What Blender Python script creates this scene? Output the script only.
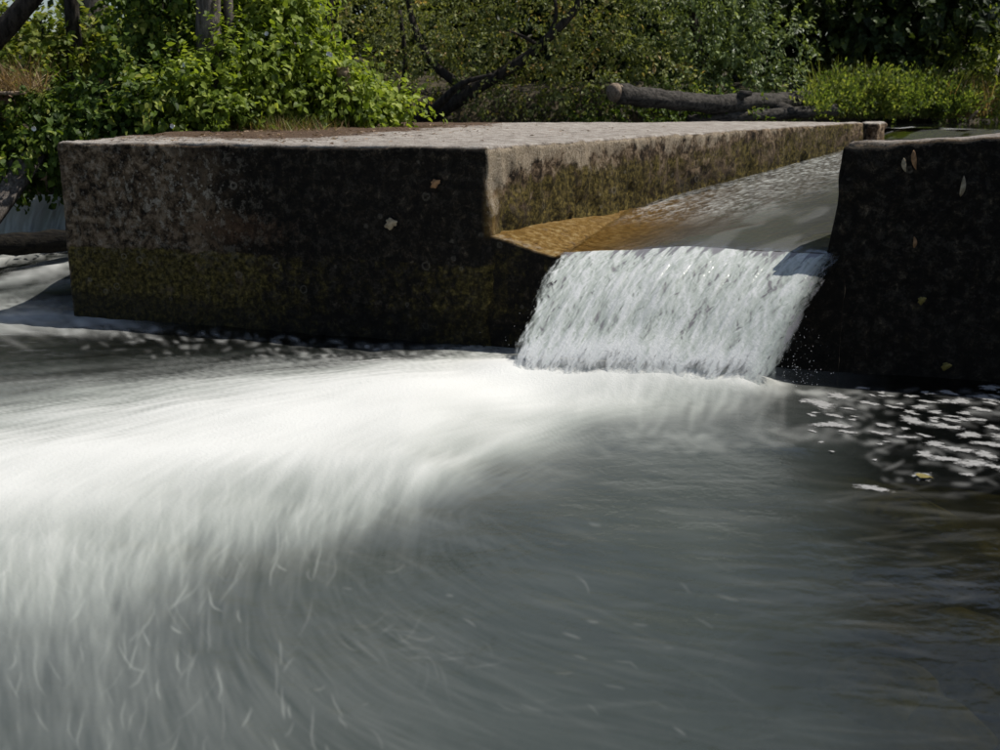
import bpy, math, random
import numpy as np
from mathutils import Vector, Matrix

for o in list(bpy.data.objects):
    bpy.data.objects.remove(o, do_unlink=True)
S = bpy.context.scene
COL = S.collection
RNG = np.random.default_rng(7)
random.seed(7)
ZW = 1.057                                   # camera height over the pool
PITCH = math.atan(280 / 1100)
FPX = 1100.0

# ------------------------------------------------------------------ camera, sky, sun
cd = bpy.data.cameras.new('camera'); cam = bpy.data.objects.new('camera', cd); COL.objects.link(cam)
cam.location = (0, 0, ZW); cam.rotation_euler = (math.pi / 2 - PITCH, 0, 0)
cd.sensor_width = 36; cd.lens = 36 * FPX / 1000; cd.clip_start = .05; cd.clip_end = 800
cd.dof.use_dof = True; cd.dof.focus_distance = 4.7; cd.dof.aperture_fstop = 4.5
S.camera = cam

# local frame of the weir: x along its front, y upstream
_fw = np.array([0, math.cos(PITCH), -math.sin(PITCH)]); _up = np.array([0, math.sin(PITCH), math.cos(PITCH)])
_C = np.array([0, 0, ZW])
def ray(x, y): return np.array([(x - 500) / FPX, 0, 0]) + (375 - y) / FPX * _up + _fw
def onz(x, y, z=0.0):
    d = ray(x, y); return _C + d * (z - ZW) / d[2]
def at(x, y, Y):
    d = ray(x, y); return _C + d * Y / d[1]
def project(P):
    q = np.asarray(P) - _C
    w = q @ _fw
    return np.stack([500 + FPX * q[..., 0] / w, 375 - FPX * (q @ _up) / w], -1)
A_ = onz(66, 316); B_ = onz(1000, 383)
EX = (B_ - A_) / np.linalg.norm(B_ - A_); EY = np.array([-EX[1], EX[0], 0.0]); EZ = np.array([0, 0, 1.0])
def onfront(x, y, off=0.0):
    d = ray(x, y); t = ((A_ + EY * off - _C) @ EY) / (d @ EY); return _C + d * t
ORG = onfront(487, 237); ORG[2] = 0
def L2W(p): p = np.asarray(p, float); return ORG + p[..., 0:1] * EX + p[..., 1:2] * EY + p[..., 2:3] * EZ
def W2L(q):
    q = np.asarray(q, float) - ORG
    return np.stack([q @ EX, q @ EY, q[..., 2]], -1)
WEIR = Matrix(((EX[0], EY[0], 0, ORG[0]), (EX[1], EY[1], 0, ORG[1]), (0, 0, 1, 0), (0, 0, 0, 1)))

SUN_EL = math.radians(60)
sh = .86 * EX + .51 * EY; sh /= np.linalg.norm(sh)
SUN = Vector((sh[0] * math.cos(SUN_EL), sh[1] * math.cos(SUN_EL), math.sin(SUN_EL)))
ld = bpy.data.lights.new('sun', 'SUN'); ld.energy = 3.9; ld.angle = math.radians(.53); ld.color = (1, .955, .89)
lo = bpy.data.objects.new('sun', ld); COL.objects.link(lo); lo.rotation_euler = SUN.to_track_quat('Z', 'Y').to_euler()
lo.location = (6, 6, 12)
W = bpy.data.worlds.new('World'); S.world = W; W.use_nodes = True
wn = W.node_tree.nodes; wl = W.node_tree.links
sky = wn.new('ShaderNodeTexSky'); sky.sky_type = 'NISHITA'; sky.sun_disc = False
sky.sun_elevation = SUN_EL; sky.sun_rotation = math.atan2(SUN.x, SUN.y); sky.air_density = 1.0; sky.dust_density = 1.5
bg = wn['Background']; bg.inputs['Strength'].default_value = .07
wl.new(sky.outputs[0], bg.inputs['Color'])
S.view_settings.view_transform = 'Standard'; S.view_settings.look = 'None'
S.view_settings.exposure = 0.47; S.view_settings.gamma = 1.0; S.view_settings.use_curve_mapping = False
S.render.engine = 'CYCLES'
S.cycles.transparent_max_bounces = 16

# ------------------------------------------------------------------ numpy noise
def _h(ix, iy, iz, s):
    n = (ix.astype(np.int64) * 374761393 + iy.astype(np.int64) * 668265263 + iz.astype(np.int64) * 1274126177 + s * 974711) & 0xFFFFFFFF
    n = ((n ^ (n >> 13)) * 1274126177) & 0xFFFFFFFF
    n = (n ^ (n >> 16)) & 0xFFFFFF
    return n.astype(np.float32) / 16777215.0
def vn3(p, s=0):
    f = np.floor(p); t = (p - f); t = t * t * (3 - 2 * t)
    x, y, z = f[..., 0], f[..., 1], f[..., 2]; a, b, c = t[..., 0], t[..., 1], t[..., 2]
    r = 0
    for k in (0, 1):
        for j in (0, 1):
            l = _h(x, y + j, z + k, s) * (1 - a) + _h(x + 1, y + j, z + k, s) * a
            r = r + l * (b if j else 1 - b) * (c if k else 1 - c)
    return r
def vn2(x, y, s=0):
    fx, fy = np.floor(x), np.floor(y); a, b = x - fx, y - fy; a = a * a * (3 - 2 * a); b = b * b * (3 - 2 * b)
    z = np.zeros(1)
    return (_h(fx, fy, z, s) * (1 - a) + _h(fx + 1, fy, z, s) * a) * (1 - b) + (_h(fx, fy + 1, z, s) * (1 - a) + _h(fx + 1, fy + 1, z, s) * a) * b
def fbm3(p, o=4, s=0):
    r = 0; a = .5; t = 0
    for i in range(o):
        r = r + a * vn3(p * 2 ** i + 17.3 * i, s + i); t += a; a *= .5
    return r / t
def fbm2(x, y, o=4, s=0):
    r = 0; a = .5; t = 0
    for i in range(o):
        r = r + a * vn2(x * 2 ** i + 11.7 * i, y * 2 ** i + 5.1 * i, s + i); t += a; a *= .5
    return r / t
def ss(a, b, x):
    t = np.clip((x - a) / (b - a), 0, 1); return t * t * (3 - 2 * t)

# ------------------------------------------------------------------ mesh helpers
def mesh_np(name, V, F, attrs=None, smooth=True):
    V = np.ascontiguousarray(V, np.float32)
    if not isinstance(F, list): F = [F]
    F = [np.ascontiguousarray(f, np.int32) for f in F if len(f)]
    me = bpy.data.meshes.new(name)
    me.vertices.add(len(V)); me.vertices.foreach_set('co', V.ravel())
    idx = np.concatenate([f.ravel() for f in F]); tot = np.concatenate([np.full(len(f), f.shape[1], np.int32) for f in F])
    st = np.concatenate([[0], np.cumsum(tot)[:-1]]).astype(np.int32)
    me.loops.add(len(idx)); me.loops.foreach_set('vertex_index', idx)
    me.polygons.add(len(tot)); me.polygons.foreach_set('loop_start', st)
    me.polygons.foreach_set('use_smooth', np.full(len(tot), smooth, bool))
    for k, v in (attrs or {}).items():
        at_ = me.attributes.new(k, 'FLOAT', 'POINT'); at_.data.foreach_set('value', np.ascontiguousarray(v, np.float32))
    me.update(calc_edges=True); me.validate()
    return me
def add(name, me, mat=None, parent=None, label=None, cat=None, group=None, kind=None, weir=False):
    o = bpy.data.objects.new(name, me); COL.objects.link(o)
    if mat is not None and me is not None and not me.materials: me.materials.append(mat)
    if parent is not None:
        o.parent = parent
    elif weir: o.matrix_world = WEIR
    for k, v in (('label', label), ('category', cat), ('group', group), ('kind', kind)):
        if v: o[k] = v
    return o
def empty(name, loc, label, cat, group=None):
    o = bpy.data.objects.new(name, None); COL.objects.link(o); o.location = Vector(loc); o.empty_display_size = .1
    o['label'] = label; o['category'] = cat
    if group: o['group'] = group
    return o
def part(name, me, mat, root, kind=None):
    """a mesh given in world coordinates, parented to a thing"""
    o = bpy.data.objects.new(name, me); COL.objects.link(o)
    if not me.materials: me.materials.append(mat)
    o.parent = root; o.matrix_parent_inverse = Matrix.Translation(-Vector(root.location))
    if kind: o['kind'] = kind
    return o
def grid_faces(nu, nv, mask=None):
    i = np.arange((nu - 1) * (nv - 1)); r = i // (nv - 1); c = i % (nv - 1)
    a = r * nv + c
    f = np.stack([a, a + nv, a + nv + 1, a + 1], -1)
    return f if mask is None else f[mask.ravel()]
def compact(V, F, attrs):
    used = np.zeros(len(V), bool); used[F.ravel()] = True
    m = np.cumsum(used) - 1
    return V[used], m[F], {k: v[used] for k, v in attrs.items()}

def tube(pts, rad, seg=12, rough=.0, freq=20, seed=0, cap=True):
    """tapered, uneven round limb through pts; returns V, [quads, tris]"""
    pts = np.asarray(pts, float); rad = np.asarray(rad, float)
    n = len(pts)
    V = []
    u = None
    for i in range(n):
        t = pts[min(i + 1, n - 1)] - pts[max(i - 1, 0)]; t = t / (np.linalg.norm(t) + 1e-9)
        if u is None:
            u = np.cross(t, [0.3, 0.1, 1.0]); 
            if np.linalg.norm(u) < .1: u = np.cross(t, [1.0, 0, 0])
        u = u - t * (u @ t); u /= np.linalg.norm(u); w = np.cross(t, u)
        a = np.linspace(0, 2 * np.pi, seg, endpoint=False)
        d = np.cos(a)[:, None] * u + np.sin(a)[:, None] * w
        p = pts[i] + d * rad[i]
        if rough:
            k = fbm3(p * freq, 3, seed) - .5
            p = p + d * (rad[i] * rough * k)[:, None]
        V.append(p)
    V = np.concatenate(V); Q = []
    for i in range(n - 1):
        for j in range(seg):
            k = (j + 1) % seg
            Q.append((i * seg + j, i * seg + k, (i + 1) * seg + k, (i + 1) * seg + j))
    T = []
    if cap:
        V = np.concatenate([V, pts[:1], pts[-1:]]); a = len(V) - 2
        for j in range(seg):
            k = (j + 1) % seg
            T.append((a, k, j)); T.append((a + 1, (n - 1) * seg + j, (n - 1) * seg + k))
    return V, [np.array(Q, np.int32), np.array(T, np.int32).reshape(-1, 3)]
def merge(parts):
    V = []; Q = []; T = []; o = 0
    for v, f in parts:
        V.append(v)
        for a in f:
            if len(a) == 0: continue
            (Q if a.shape[1] == 4 else T).append(a + o)
        o += len(v)
    out = []
    if Q: out.append(np.concatenate(Q))
    if T: out.append(np.concatenate(T))
    return np.concatenate(V), out
def spline(pts, n=24):
    pts = np.asarray(pts, float); t = np.linspace(0, len(pts) - 1, n)
    P = np.concatenate([[2 * pts[0] - pts[1]], pts, [2 * pts[-1] - pts[-2]]])
    i = np.minimum(t.astype(int), len(pts) - 2); f = (t - i)[:, None]
    a, b, c, d = P[i], P[i + 1], P[i + 2], P[i + 3]
    return .5 * ((2 * b) + (-a + c) * f + (2 * a - 5 * b + 4 * c - d) * f ** 2 + (-a + 3 * b - 3 * c + d) * f ** 3)

# ------------------------------------------------------------------ node helper
class NT:
    def __init__(s, name):
        s.m = bpy.data.materials.new(name); s.m.use_nodes = True; s.t = s.m.node_tree; s.t.nodes.clear()
        s.out = s.t.nodes.new('ShaderNodeOutputMaterial')
    def n(s, typ, ins=None, **kw):
        nd = s.t.nodes.new('ShaderNode' + typ)
        for k, v in kw.items(): setattr(nd, k, v)
        for k, v in (ins or {}).items(): s.set(nd.inputs[k], v)
        return nd
    def set(s, sock, v):
        if isinstance(v, bpy.types.NodeSocket): s.t.links.new(v, sock)
        elif isinstance(v, bpy.types.Node): s.t.links.new(v.outputs[0], sock)
        else:
            if sock.type == 'RGBA' and not isinstance(v, (int, float)) and len(v) == 3: v = (*v, 1)
            sock.default_value = v
    def attr(s, name): return s.n('Attribute', attribute_name=name).outputs['Fac']
    def obj(s): return s.n('TexCoord').outputs['Object']
    def map(s, vec, scale=(1, 1, 1), loc=(0, 0, 0)): return s.n('Mapping', {'Vector': vec, 'Scale': scale, 'Location': loc}).outputs[0]
    def noise(s, vec, scale, detail=5, rough=.6, dist=0): return s.n('TexNoise', {'Vector': vec, 'Scale': scale, 'Detail': detail, 'Roughness': rough, 'Distortion': dist}).outputs['Fac']
    def vor(s, vec, scale, feature='F1', out='Distance', rnd=1): return s.n('TexVoronoi', {'Vector': vec, 'Scale': scale, 'Randomness': rnd}, feature=feature).outputs[out]
    def math(s, op, a, b=0.0, c=None, clamp=False):
        ins = {0: a, 1: b}
        if c is not None: ins[2] = c
        return s.n('Math', ins, operation=op, use_clamp=clamp).outputs[0]
    def rng(s, v, a, b, c=0.0, d=1.0): return s.n('MapRange', {0: v, 1: a, 2: b, 3: c, 4: d}, interpolation_type='SMOOTHSTEP').outputs[0]
    def mix(s, f, a, b):
        nd = s.n('Mix', data_type='RGBA'); s.set(nd.inputs['Factor'], f); s.set(nd.inputs['A'], a); s.set(nd.inputs['B'], b); return nd.outputs['Result']
    def ramp(s, f, stops):
        nd = s.n('ValToRGB', {0: f}); cr = nd.color_ramp
        while len(cr.elements) < len(stops): cr.elements.new(.5)
        for e, (p, c) in zip(cr.elements, stops): e.position = p; e.color = (*c, 1)
        return nd.outputs[0]
    def bump(s, h, strength=.5, dist=.01): return s.n('Bump', {'Height': h, 'Strength': strength, 'Distance': dist}).outputs[0]
    def pbsdf(s, col, rough=.8, spec=.3, normal=None, **kw):
        ins = {'Base Color': col, 'Roughness': rough, 'Specular IOR Level': spec}
        if normal is not None: ins['Normal'] = normal
        ins.update(kw); return s.n('BsdfPrincipled', ins).outputs[0]
    def mixs(s, f, a, b): return s.n('MixShader', {0: f, 1: a, 2: b}).outputs[0]
    def done(s, sh): s.t.links.new(sh, s.out.inputs['Surface']); return s.m

# ------------------------------------------------------------------ materials
def mat_water(name, deep=(.32, .33, .21), milk_c=(.036, .043, .038), foam_c=(.59, .592, .562), transl=.0, rough=.1, ripple=1.0, stretch=(1, 1, 1), thin=False, body_rough=.22):
    N = NT(name); P = N.obj(); Pm = N.map(P, stretch)
    foam = N.attr('foam'); milk = N.attr('milk')
    h = N.math('ADD', N.math('MULTIPLY', N.noise(Pm, 9, 4, .55, .6), .7), N.math('MULTIPLY', N.noise(Pm, 40, 3, .5), .3))
    bn = N.bump(h, .35 * ripple, .03)
    clear = N.mixs(N.n('Fresnel', {'IOR': 1.33, 'Normal': bn}).outputs[0],
                   N.n('BsdfTransparent', {'Color': deep}).outputs[0], N.n('BsdfGlossy', {'Color': (1, 1, 1), 'Roughness': rough, 'Normal': bn}).outputs[0])
    mk = N.pbsdf(N.mix(N.rng(foam, .03, .45), N.mix(N.noise(Pm, 2.2, 3), milk_c, tuple(c * 1.3 for c in milk_c)), (milk_c[0] * 1.6, milk_c[1] * 1.95, milk_c[2] * 1.55)), body_rough, .5, bn, IOR=1.33)
    fb = N.bump(N.noise(P, 90, 4, .65), .3, .01)
    fm = N.pbsdf(foam_c, .75, .2, fb)
    if transl:
        fm = N.mixs(transl, fm, N.n('BsdfTranslucent', {'Color': foam_c}).outputs[0])
    sh = N.mixs(foam, N.mixs(milk, clear, mk), fm)
    if thin: sh = N.mixs(N.attr('body'), N.n('BsdfTransparent').outputs[0], sh)
    return N.done(sh)

def mat_concrete():
    N = NT('weir_concrete'); P = N.obj()
    n1 = N.noise(P, 9, 7, .72, .8); n2 = N.noise(P, 24, 8, .8, .4); n3 = N.noise(P, 140, 4, .7)
    top = N.attr('top'); black = N.attr('black'); moss = N.attr('moss'); lich = N.attr('lichen'); wet = N.attr('wet'); lit = N.attr('litter'); alg = N.attr('algae'); pale = N.attr('pale')
    base = N.ramp(N.math('ADD', n2, N.math('MULTIPLY', N.math('SUBTRACT', n1, .5), .7)), [(.39, (.014, .0095, .0055)), (.48, (.080, .054, .031)), (.56, (.185, .130, .080)), (.65, (.34, .26, .175)), (.74, (.47, .39, .29))])
    dark = N.ramp(n2, [(.40, (.005, .004, .0027)), (.53, (.015, .0115, .0075)), (.61, (.055, .042, .027)), (.70, (.22, .17, .115))])
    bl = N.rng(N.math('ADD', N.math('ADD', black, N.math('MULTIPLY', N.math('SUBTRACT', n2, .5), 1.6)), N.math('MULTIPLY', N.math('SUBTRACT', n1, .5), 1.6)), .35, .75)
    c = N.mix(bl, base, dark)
    c = N.mix(N.rng(N.math('ADD', N.attr('rust'), N.math('MULTIPLY', N.math('SUBTRACT', n2, .5), 1.2)), .2, .7, 0, .7), c, N.ramp(n3, [(.3, (.07, .034, .016)), (.7, (.22, .125, .07))]))
    # moss and algae film
    mc = N.ramp(N.noise(P, 45, 5, .7), [(.35, (.011, .009, .003)), (.48, (.055, .043, .012)), (.60, (.15, .115, .03)), (.72, (.30, .23, .08))])
    c = N.mix(N.rng(N.math('ADD', moss, N.math('MULTIPLY', N.math('SUBTRACT', N.noise(P, 16, 6, .7), .5), 1.5)), .38, .75), c, mc)
    ac = N.ramp(N.noise(P, 30, 5, .7), [(.3, (.07, .036, .008)), (.5, (.21, .118, .024)), (.72, (.40, .30, .14))])
    c = N.mix(alg, c, ac)
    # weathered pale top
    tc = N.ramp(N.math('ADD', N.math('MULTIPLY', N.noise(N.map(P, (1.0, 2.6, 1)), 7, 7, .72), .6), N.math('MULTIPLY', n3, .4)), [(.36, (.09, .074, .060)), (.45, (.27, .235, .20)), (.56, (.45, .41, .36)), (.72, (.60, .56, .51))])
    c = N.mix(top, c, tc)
    c = N.mix(N.rng(N.math('ADD', pale, N.math('MULTIPLY', N.math('SUBTRACT', n2, .5), 1.2)), .4, .7), c, N.ramp(n3, [(.3, (.16, .115, .07)), (.5, (.32, .26, .18)), (.7, (.50, .43, .34))]))
    # leaf litter stain on the top
    c = N.mix(N.rng(N.math('ADD', lit, N.math('MULTIPLY', N.math('SUBTRACT', N.noise(P, 22, 6, .75), .5), 1.6)), .35, .75), c, N.ramp(n3, [(.3, (.05, .032, .02)), (.6, (.13, .085, .055)), (.8, (.24, .17, .12))]))
    # lichen rosettes: rings and blotches
    wv = N.n('VectorMath', {0: P, 1: N.n('VectorMath', {0: N.n('TexNoise', {'Vector': P, 'Scale': 40.0, 'Detail': 3.0}).outputs['Color'], 1: (.012, .012, .012)}, operation='MULTIPLY').outputs[0]}, operation='ADD').outputs[0]
    d = N.vor(wv, 15); vc = N.vor(wv, 15, out='Color'); sep = N.n('SeparateColor', {0: vc})
    r = N.math('MULTIPLY', sep.outputs[0], .30)
    ring = N.math('SUBTRACT', 1.0, N.math('DIVIDE', N.math('ABSOLUTE', N.math('SUBTRACT', d, r)), .075, clamp=True))
    ring = N.math('MULTIPLY', ring, N.math('GREATER_THAN', sep.outputs[1], .73))
    blot = N.rng(N.noise(wv, 20, 6, .75), .515, .60)
    d2 = N.vor(wv, 42); spots = N.math('MULTIPLY', N.rng(d2, .30, .18), N.math('GREATER_THAN', N.n('SeparateColor', {0: N.vor(wv, 42, out='Color')}).outputs[2], .80))
    lm = N.math('MAXIMUM', N.math('MULTIPLY', N.math('MAXIMUM', blot, spots), lich), N.math('MULTIPLY', N.math('MULTIPLY', ring, .75), N.rng(lich, .0, .5, .38, 1.0)), clamp=True)
    lm = N.math('MULTIPLY', lm, N.rng(n3, .3, .62, .3, 1.0))
    c = N.mix(N.math('MULTIPLY', lm, .85), c, N.ramp(n2, [(.35, (.36, .315, .24)), (.65, (.64, .57, .45))]))
    c = N.mix(N.math('MULTIPLY', wet, .85, clamp=True), c, N.mix(.72, c, (.006, .005, .003)))
    hgt = N.math('ADD', N.math('ADD', N.math('MULTIPLY', n2, 1.0), N.math('MULTIPLY', n3, .45)), N.math('MULTIPLY', lm, .25))
    ro = N.math('SUBTRACT', N.math('SUBTRACT', .95, N.math('MULTIPLY', wet, .35)), N.math('MULTIPLY', alg, .55))
    return N.done(N.pbsdf(c, ro, .16, N.bump(hgt, 1.0, .02)))

def mat_leaf(name, stops, transl=.35, rough=.55, tboost=1.5):
    N = NT(name); r = N.attr('rnd')
    c = N.ramp(r, stops)
    t = N.n('MixRGB', {'Fac': 1.0, 'Color1': c, 'Color2': (tboost, tboost, tboost * .45, 1)}, blend_type='MULTIPLY').outputs[0]
    return N.done(N.mixs(transl, N.pbsdf(c, rough, .22), N.n('BsdfTranslucent', {'Color': t}).outputs[0]))
def mat_bark(name, a, b, scale=(30, 30, 6)):
    N = NT(name); P = N.map(N.obj(), scale)
    n = N.noise(P, 1, 6, .7); n2 = N.noise(N.obj(), 60, 4, .7)
    c = N.mix(N.rng(n, .35, .65), a, b); c = N.mix(N.rng(n2, .55, .75, 0, .5), c, tuple(x * 1.5 for x in b))
    return N.done(N.pbsdf(c, .9, .15, N.bump(N.math('ADD', n, N.math('MULTIPLY', n2, .3)), .9, .02)))
def mat_plain(name, a, b, scale=30, rough=.85, bump=.4):
    N = NT(name); n = N.noise(N.obj(), scale, 5, .65)
    return N.done(N.pbsdf(N.mix(N.rng(n, .35, .65), a, b), rough, .3, N.bump(n, bump, .01)))

M = {}
M['concrete'] = mat_concrete()
M['pool'] = mat_water('pool_water', ripple=.5, stretch=(1, 1, 1))
M['fall'] = mat_water('waterfall_water', transl=.35, foam_c=(.74, .755, .74), thin=True, milk_c=(.17, .165, .168), ripple=.7, rough=.15)
M['chan'] = mat_water('channel_water', deep=(.93, .88, .76), milk_c=(.062, .064, .060), ripple=.3, stretch=(3.5, .8, 1), rough=.05, body_rough=.09)  # grey milk_c puts the sky's sheen into the water's own colour
M['upstream'] = mat_water('upstream_water', deep=(.10, .12, .06), ripple=.03, stretch=(.6, 1, 1), rough=.03)
M['ground'] = mat_plain('earth', (.018, .015, .008), (.07, .055, .03), 6, .95, .8)
M['stone'] = mat_plain('submerged_stone', (.035, .03, .01), (.13, .10, .035), 12, .8, .6)
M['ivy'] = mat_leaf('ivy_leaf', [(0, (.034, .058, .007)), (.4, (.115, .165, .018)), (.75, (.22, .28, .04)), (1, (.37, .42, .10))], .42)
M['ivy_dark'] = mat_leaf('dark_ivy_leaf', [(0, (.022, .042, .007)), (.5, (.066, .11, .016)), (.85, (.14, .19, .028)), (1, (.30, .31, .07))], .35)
M['yshrub'] = mat_leaf('yellow_green_leaf', [(0, (.05, .075, .012)), (.5, (.12, .16, .024)), (1, (.30, .30, .07))], .45)
M['olive'] = mat_leaf('olive_leaf', [(0, (.05, .062, .018)), (.5, (.15, .175, .055)), (.88, (.29, .29, .11)), (1, (.45, .31, .15))], .35)
M['silver'] = mat_leaf('silver_leaf', [(0, (.034, .05, .018)), (.6, (.14, .185, .065)), (1, (.34, .40, .19))], .3, .45)
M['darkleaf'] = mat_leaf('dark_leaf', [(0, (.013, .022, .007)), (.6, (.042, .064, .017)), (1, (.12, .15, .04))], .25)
M['herb'] = mat_leaf('herb_leaf', [(0, (.045, .075, .014)), (.5, (.12, .165, .035)), (1, (.30, .32, .09))], .48)
M['dry'] = mat_leaf('dry_grass', [(0, (.10, .06, .03)), (.5, (.22, .14, .07)), (1, (.36, .27, .15))], .3)
M['grass'] = mat_leaf('grass_blade', [(0, (.06, .08, .02)), (.6, (.14, .17, .04)), (1, (.30, .27, .10))], .35)
M['litter'] = mat_leaf('leaf_litter', [(0, (.06, .035, .02)), (.5, (.16, .10, .06)), (1, (.38, .28, .19))], .1)
M['bark'] = mat_bark('grey_bark', (.05, .042, .034), (.17, .15, .13))
M['bark_dark'] = mat_bark('dark_bark', (.012, .01, .008), (.05, .042, .034))
M['wetlog'] = mat_bark('wet_log_bark', (.005, .0045, .004), (.02, .017, .012), (14, 40, 40))
M['log'] = mat_bark('log_bark', (.016, .0145, .012), (.08, .072, .062), (14, 40, 40))
M['cut'] = mat_plain('cut_wood', (.12, .085, .055), (.27, .21, .15), 40, .85, .5)
M['plank'] = mat_bark('weathered_plank', (.05, .042, .036), (.16, .14, .12), (50, 50, 5))
N = NT('foam'); nf = N.noise(N.obj(), 48, 6, .7)
al = N.rng(N.math('ADD', N.attr('body'), N.math('MULTIPLY', N.math('SUBTRACT', nf, .5), 2.4)), .12, 1.0, 0, .85)
M['foam'] = N.done(N.mixs(al, N.n('BsdfTransparent').outputs[0], N.pbsdf(N.mix(nf, (.17, .17, .165), (.40, .395, .38)), .7, .2)))
M['deadleaf_pale'] = mat_plain('pale_dead_leaf', (.20, .16, .10), (.34, .28, .19), 60, .7, .3)
M['deadleaf_brown'] = mat_plain('brown_dead_leaf', (.17, .09, .04), (.30, .17, .08), 60, .7, .3)
M['deadleaf_yellow'] = mat_plain('yellow_dead_leaf', (.10, .085, .02), (.19, .15, .04), 60, .6, .3)
M['brickish'] = mat_plain('old_board', (.10, .06, .045), (.24, .16, .12), 25, .9, .6)
M['petal'] = mat_plain('white_petal', (.75, .75, .72), (.85, .85, .82), 20, .6, .1)
M['drop'] = NT('droplet'); M['drop'] = M['drop'].done(M['drop'].pbsdf((.8, .82, .84), .12, .6))

# ------------------------------------------------------------------ ground: pool bed, upstream bed and banks in one sheet
def edges(lims, fine):
    return np.array(sorted(set(np.round(np.concatenate(lims + [fine]), 4))))
gx = edges([np.array([-300, -120, -60, -30, -18]), np.linspace(-12, -7, 12), np.linspace(7, 14, 14), np.array([20, 30, 60, 120, 300])], np.linspace(-7, 7, 150))
gy = edges([np.array([-100, -30, -12, -5]), np.linspace(-3, 0, 8), np.linspace(16, 24, 12), np.array([30, 45, 80, 150, 400])], np.linspace(0, 16, 170))
GX, GY = np.meshgrid(gx, gy, indexing='ij')
def ground_z(x, y):
    q = W2L(np.stack([x, y, 0 * x], -1)); lx, ly = q[..., 0], q[..., 1]
    z = -.34 + .16 * (fbm2(x * 2, y * 2, 4, 3) - .5)
    up = .40 * ss(.25, .5, ly)                                   # upstream bed, under the weir
    inside = ss(-2.3, -2.0, lx)
    z = z + (up + .30) * inside * ss(.2, .5, ly)
    z = z + ss(8.6, 9.4, y - .0 * x) * (1 - inside) * .5
    yb = 10.6 + .42 * np.maximum(0, x - 1.2)
    bank = ss(0, 1.2, y - yb)
    z = z * (1 - bank) + bank * (1.0 + .04 * np.minimum(y - yb, 40) + .35 * (fbm2(x * .7, y * .7, 3, 9) - .4))
    lb = ss(7.35, 7.65, y + .12 * (x + 3)) * ss(-1.55, -2.1, x + .25 * (7.2 - y))
    z = z * (1 - lb) + lb * (.78 + .08 * np.minimum(y - 7.5, 30) + .15 * (fbm2(x * 1.5, y * 1.5, 3, 4) - .4))
    return z
add('ground', mesh_np('ground', np.stack([GX, GY, ground_z(GX, GY)], -1).reshape(-1, 3), grid_faces(len(gx), len(gy))), M['ground'], kind='structure')

# ------------------------------------------------------------------ weir blocks
def rough_block(quad, zbot, ztop, xs, ys, zs, r, disp, skip_bottom=True):
    """rounded, uneven block over a four-cornered footprint (local weir frame).
    xs, ys, zs: grid lines in metres; ztop(u, v); disp(p, n) metres along the normal"""
    L, D, Hh = xs[-1], ys[-1], zs[-1]
    pts = []; faces = []; off = 0
    def face(a, b, mk, flip):
        nonlocal off
        U, Vv = np.meshgrid(a, b, indexing='ij'); P = mk(U, Vv).reshape(-1, 3); f = grid_faces(len(a), len(b)) + off
        if flip: f = f[:, ::-1]
        pts.append(P); faces.append(f); off += len(P)
    face(xs, zs, lambda u, v: np.stack([u, 0 * u, v], -1), False)
    face(xs, zs, lambda u, v: np.stack([u, 0 * u + D, v], -1), True)
    face(ys, zs, lambda u, v: np.stack([0 * u, u, v], -1), True)
    face(ys, zs, lambda u, v: np.stack([0 * u + L, u, v], -1), False)
    face(xs, ys, lambda u, v: np.stack([u, v, 0 * u + Hh], -1), False)
    P = np.concatenate(pts); F = np.concatenate(faces)
    key = np.round(P * 1e5).astype(np.int64)
    _, first, inv = np.unique(key, axis=0, return_index=True, return_inverse=True)
    P = P[first]; F = inv.reshape(-1)[F]
    hi = np.array([L, D, Hh]); inner = np.clip(P, [r, r, -9], hi - r)
    d = P - inner; ln = np.linalg.norm(d, axis=1, keepdims=True)
    n = d / np.maximum(ln, 1e-9)
    P = inner + n * np.minimum(ln, r)
    P = inner + n * r
    P2 = P + n * disp(P, n)[:, None]
    u, v = P2[:, 0] / L, P2[:, 1] / D
    q = np.asarray(quad, float)
    xy = ((1 - u) * (1 - v))[:, None] * q[0] + (u * (1 - v))[:, None] * q[1] + (u * v)[:, None] * q[2] + ((1 - u) * v)[:, None] * q[3]
    z = zbot + P2[:, 2] / Hh * (ztop(u, v) - zbot)
    return np.stack([xy[:, 0], xy[:, 1], z], -1), F, n
def lines(a, b, n, p=1.0):
    t = np.linspace(0, 1, n); return a + (b - a) * t ** p
ZERO = lambda V: np.zeros(len(V))
def attrs_for(V, n, **kw):
    a = {k: ZERO(V) for k in ('top', 'black', 'moss', 'lichen', 'wet', 'litter', 'algae', 'pale', 'rust')}
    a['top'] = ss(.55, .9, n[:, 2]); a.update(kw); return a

# --- left block
def disp_left(p, n):
    front = np.clip(-n[:, 1], 0, 1); side = np.clip(n[:, 0], 0, 1); tp = np.clip(n[:, 2], 0, 1)
    d = .020 * (fbm3(p * 3, 3, 1) - .5) + .012 * (fbm3(p * 16, 3, 2) - .5)
    d = d + front * .010 * (fbm3(p * 45, 3, 5) - .5)
    st = p * np.array([20, 20, 7.0])
    zz = np.clip((p[:, 2] - .9) / .38, 0, 1)                       # 0 at the sill, 1 at the top
    d = d + side * (.085 * (fbm3(st, 4, 3) - .55) * (1 - .6 * zz) + .03 * (1 - zz) * (1 - ss(.0, .25, p[:, 1])))
    d = d - tp * .008 * np.clip(fbm3(p * np.array([6, 14, 1]), 4, 8) - .45, 0, 1) * 4 * .5
    edge = ss(.62, .75, np.maximum(np.maximum(front, side), 0) * 1.0) * 0 + (1 - np.max(np.abs(n), axis=1)) * 2.2
    d = d - edge * .035 * np.clip(fbm3(p * 9, 3, 12) - .48, 0, 1) * 2
    return d
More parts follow.
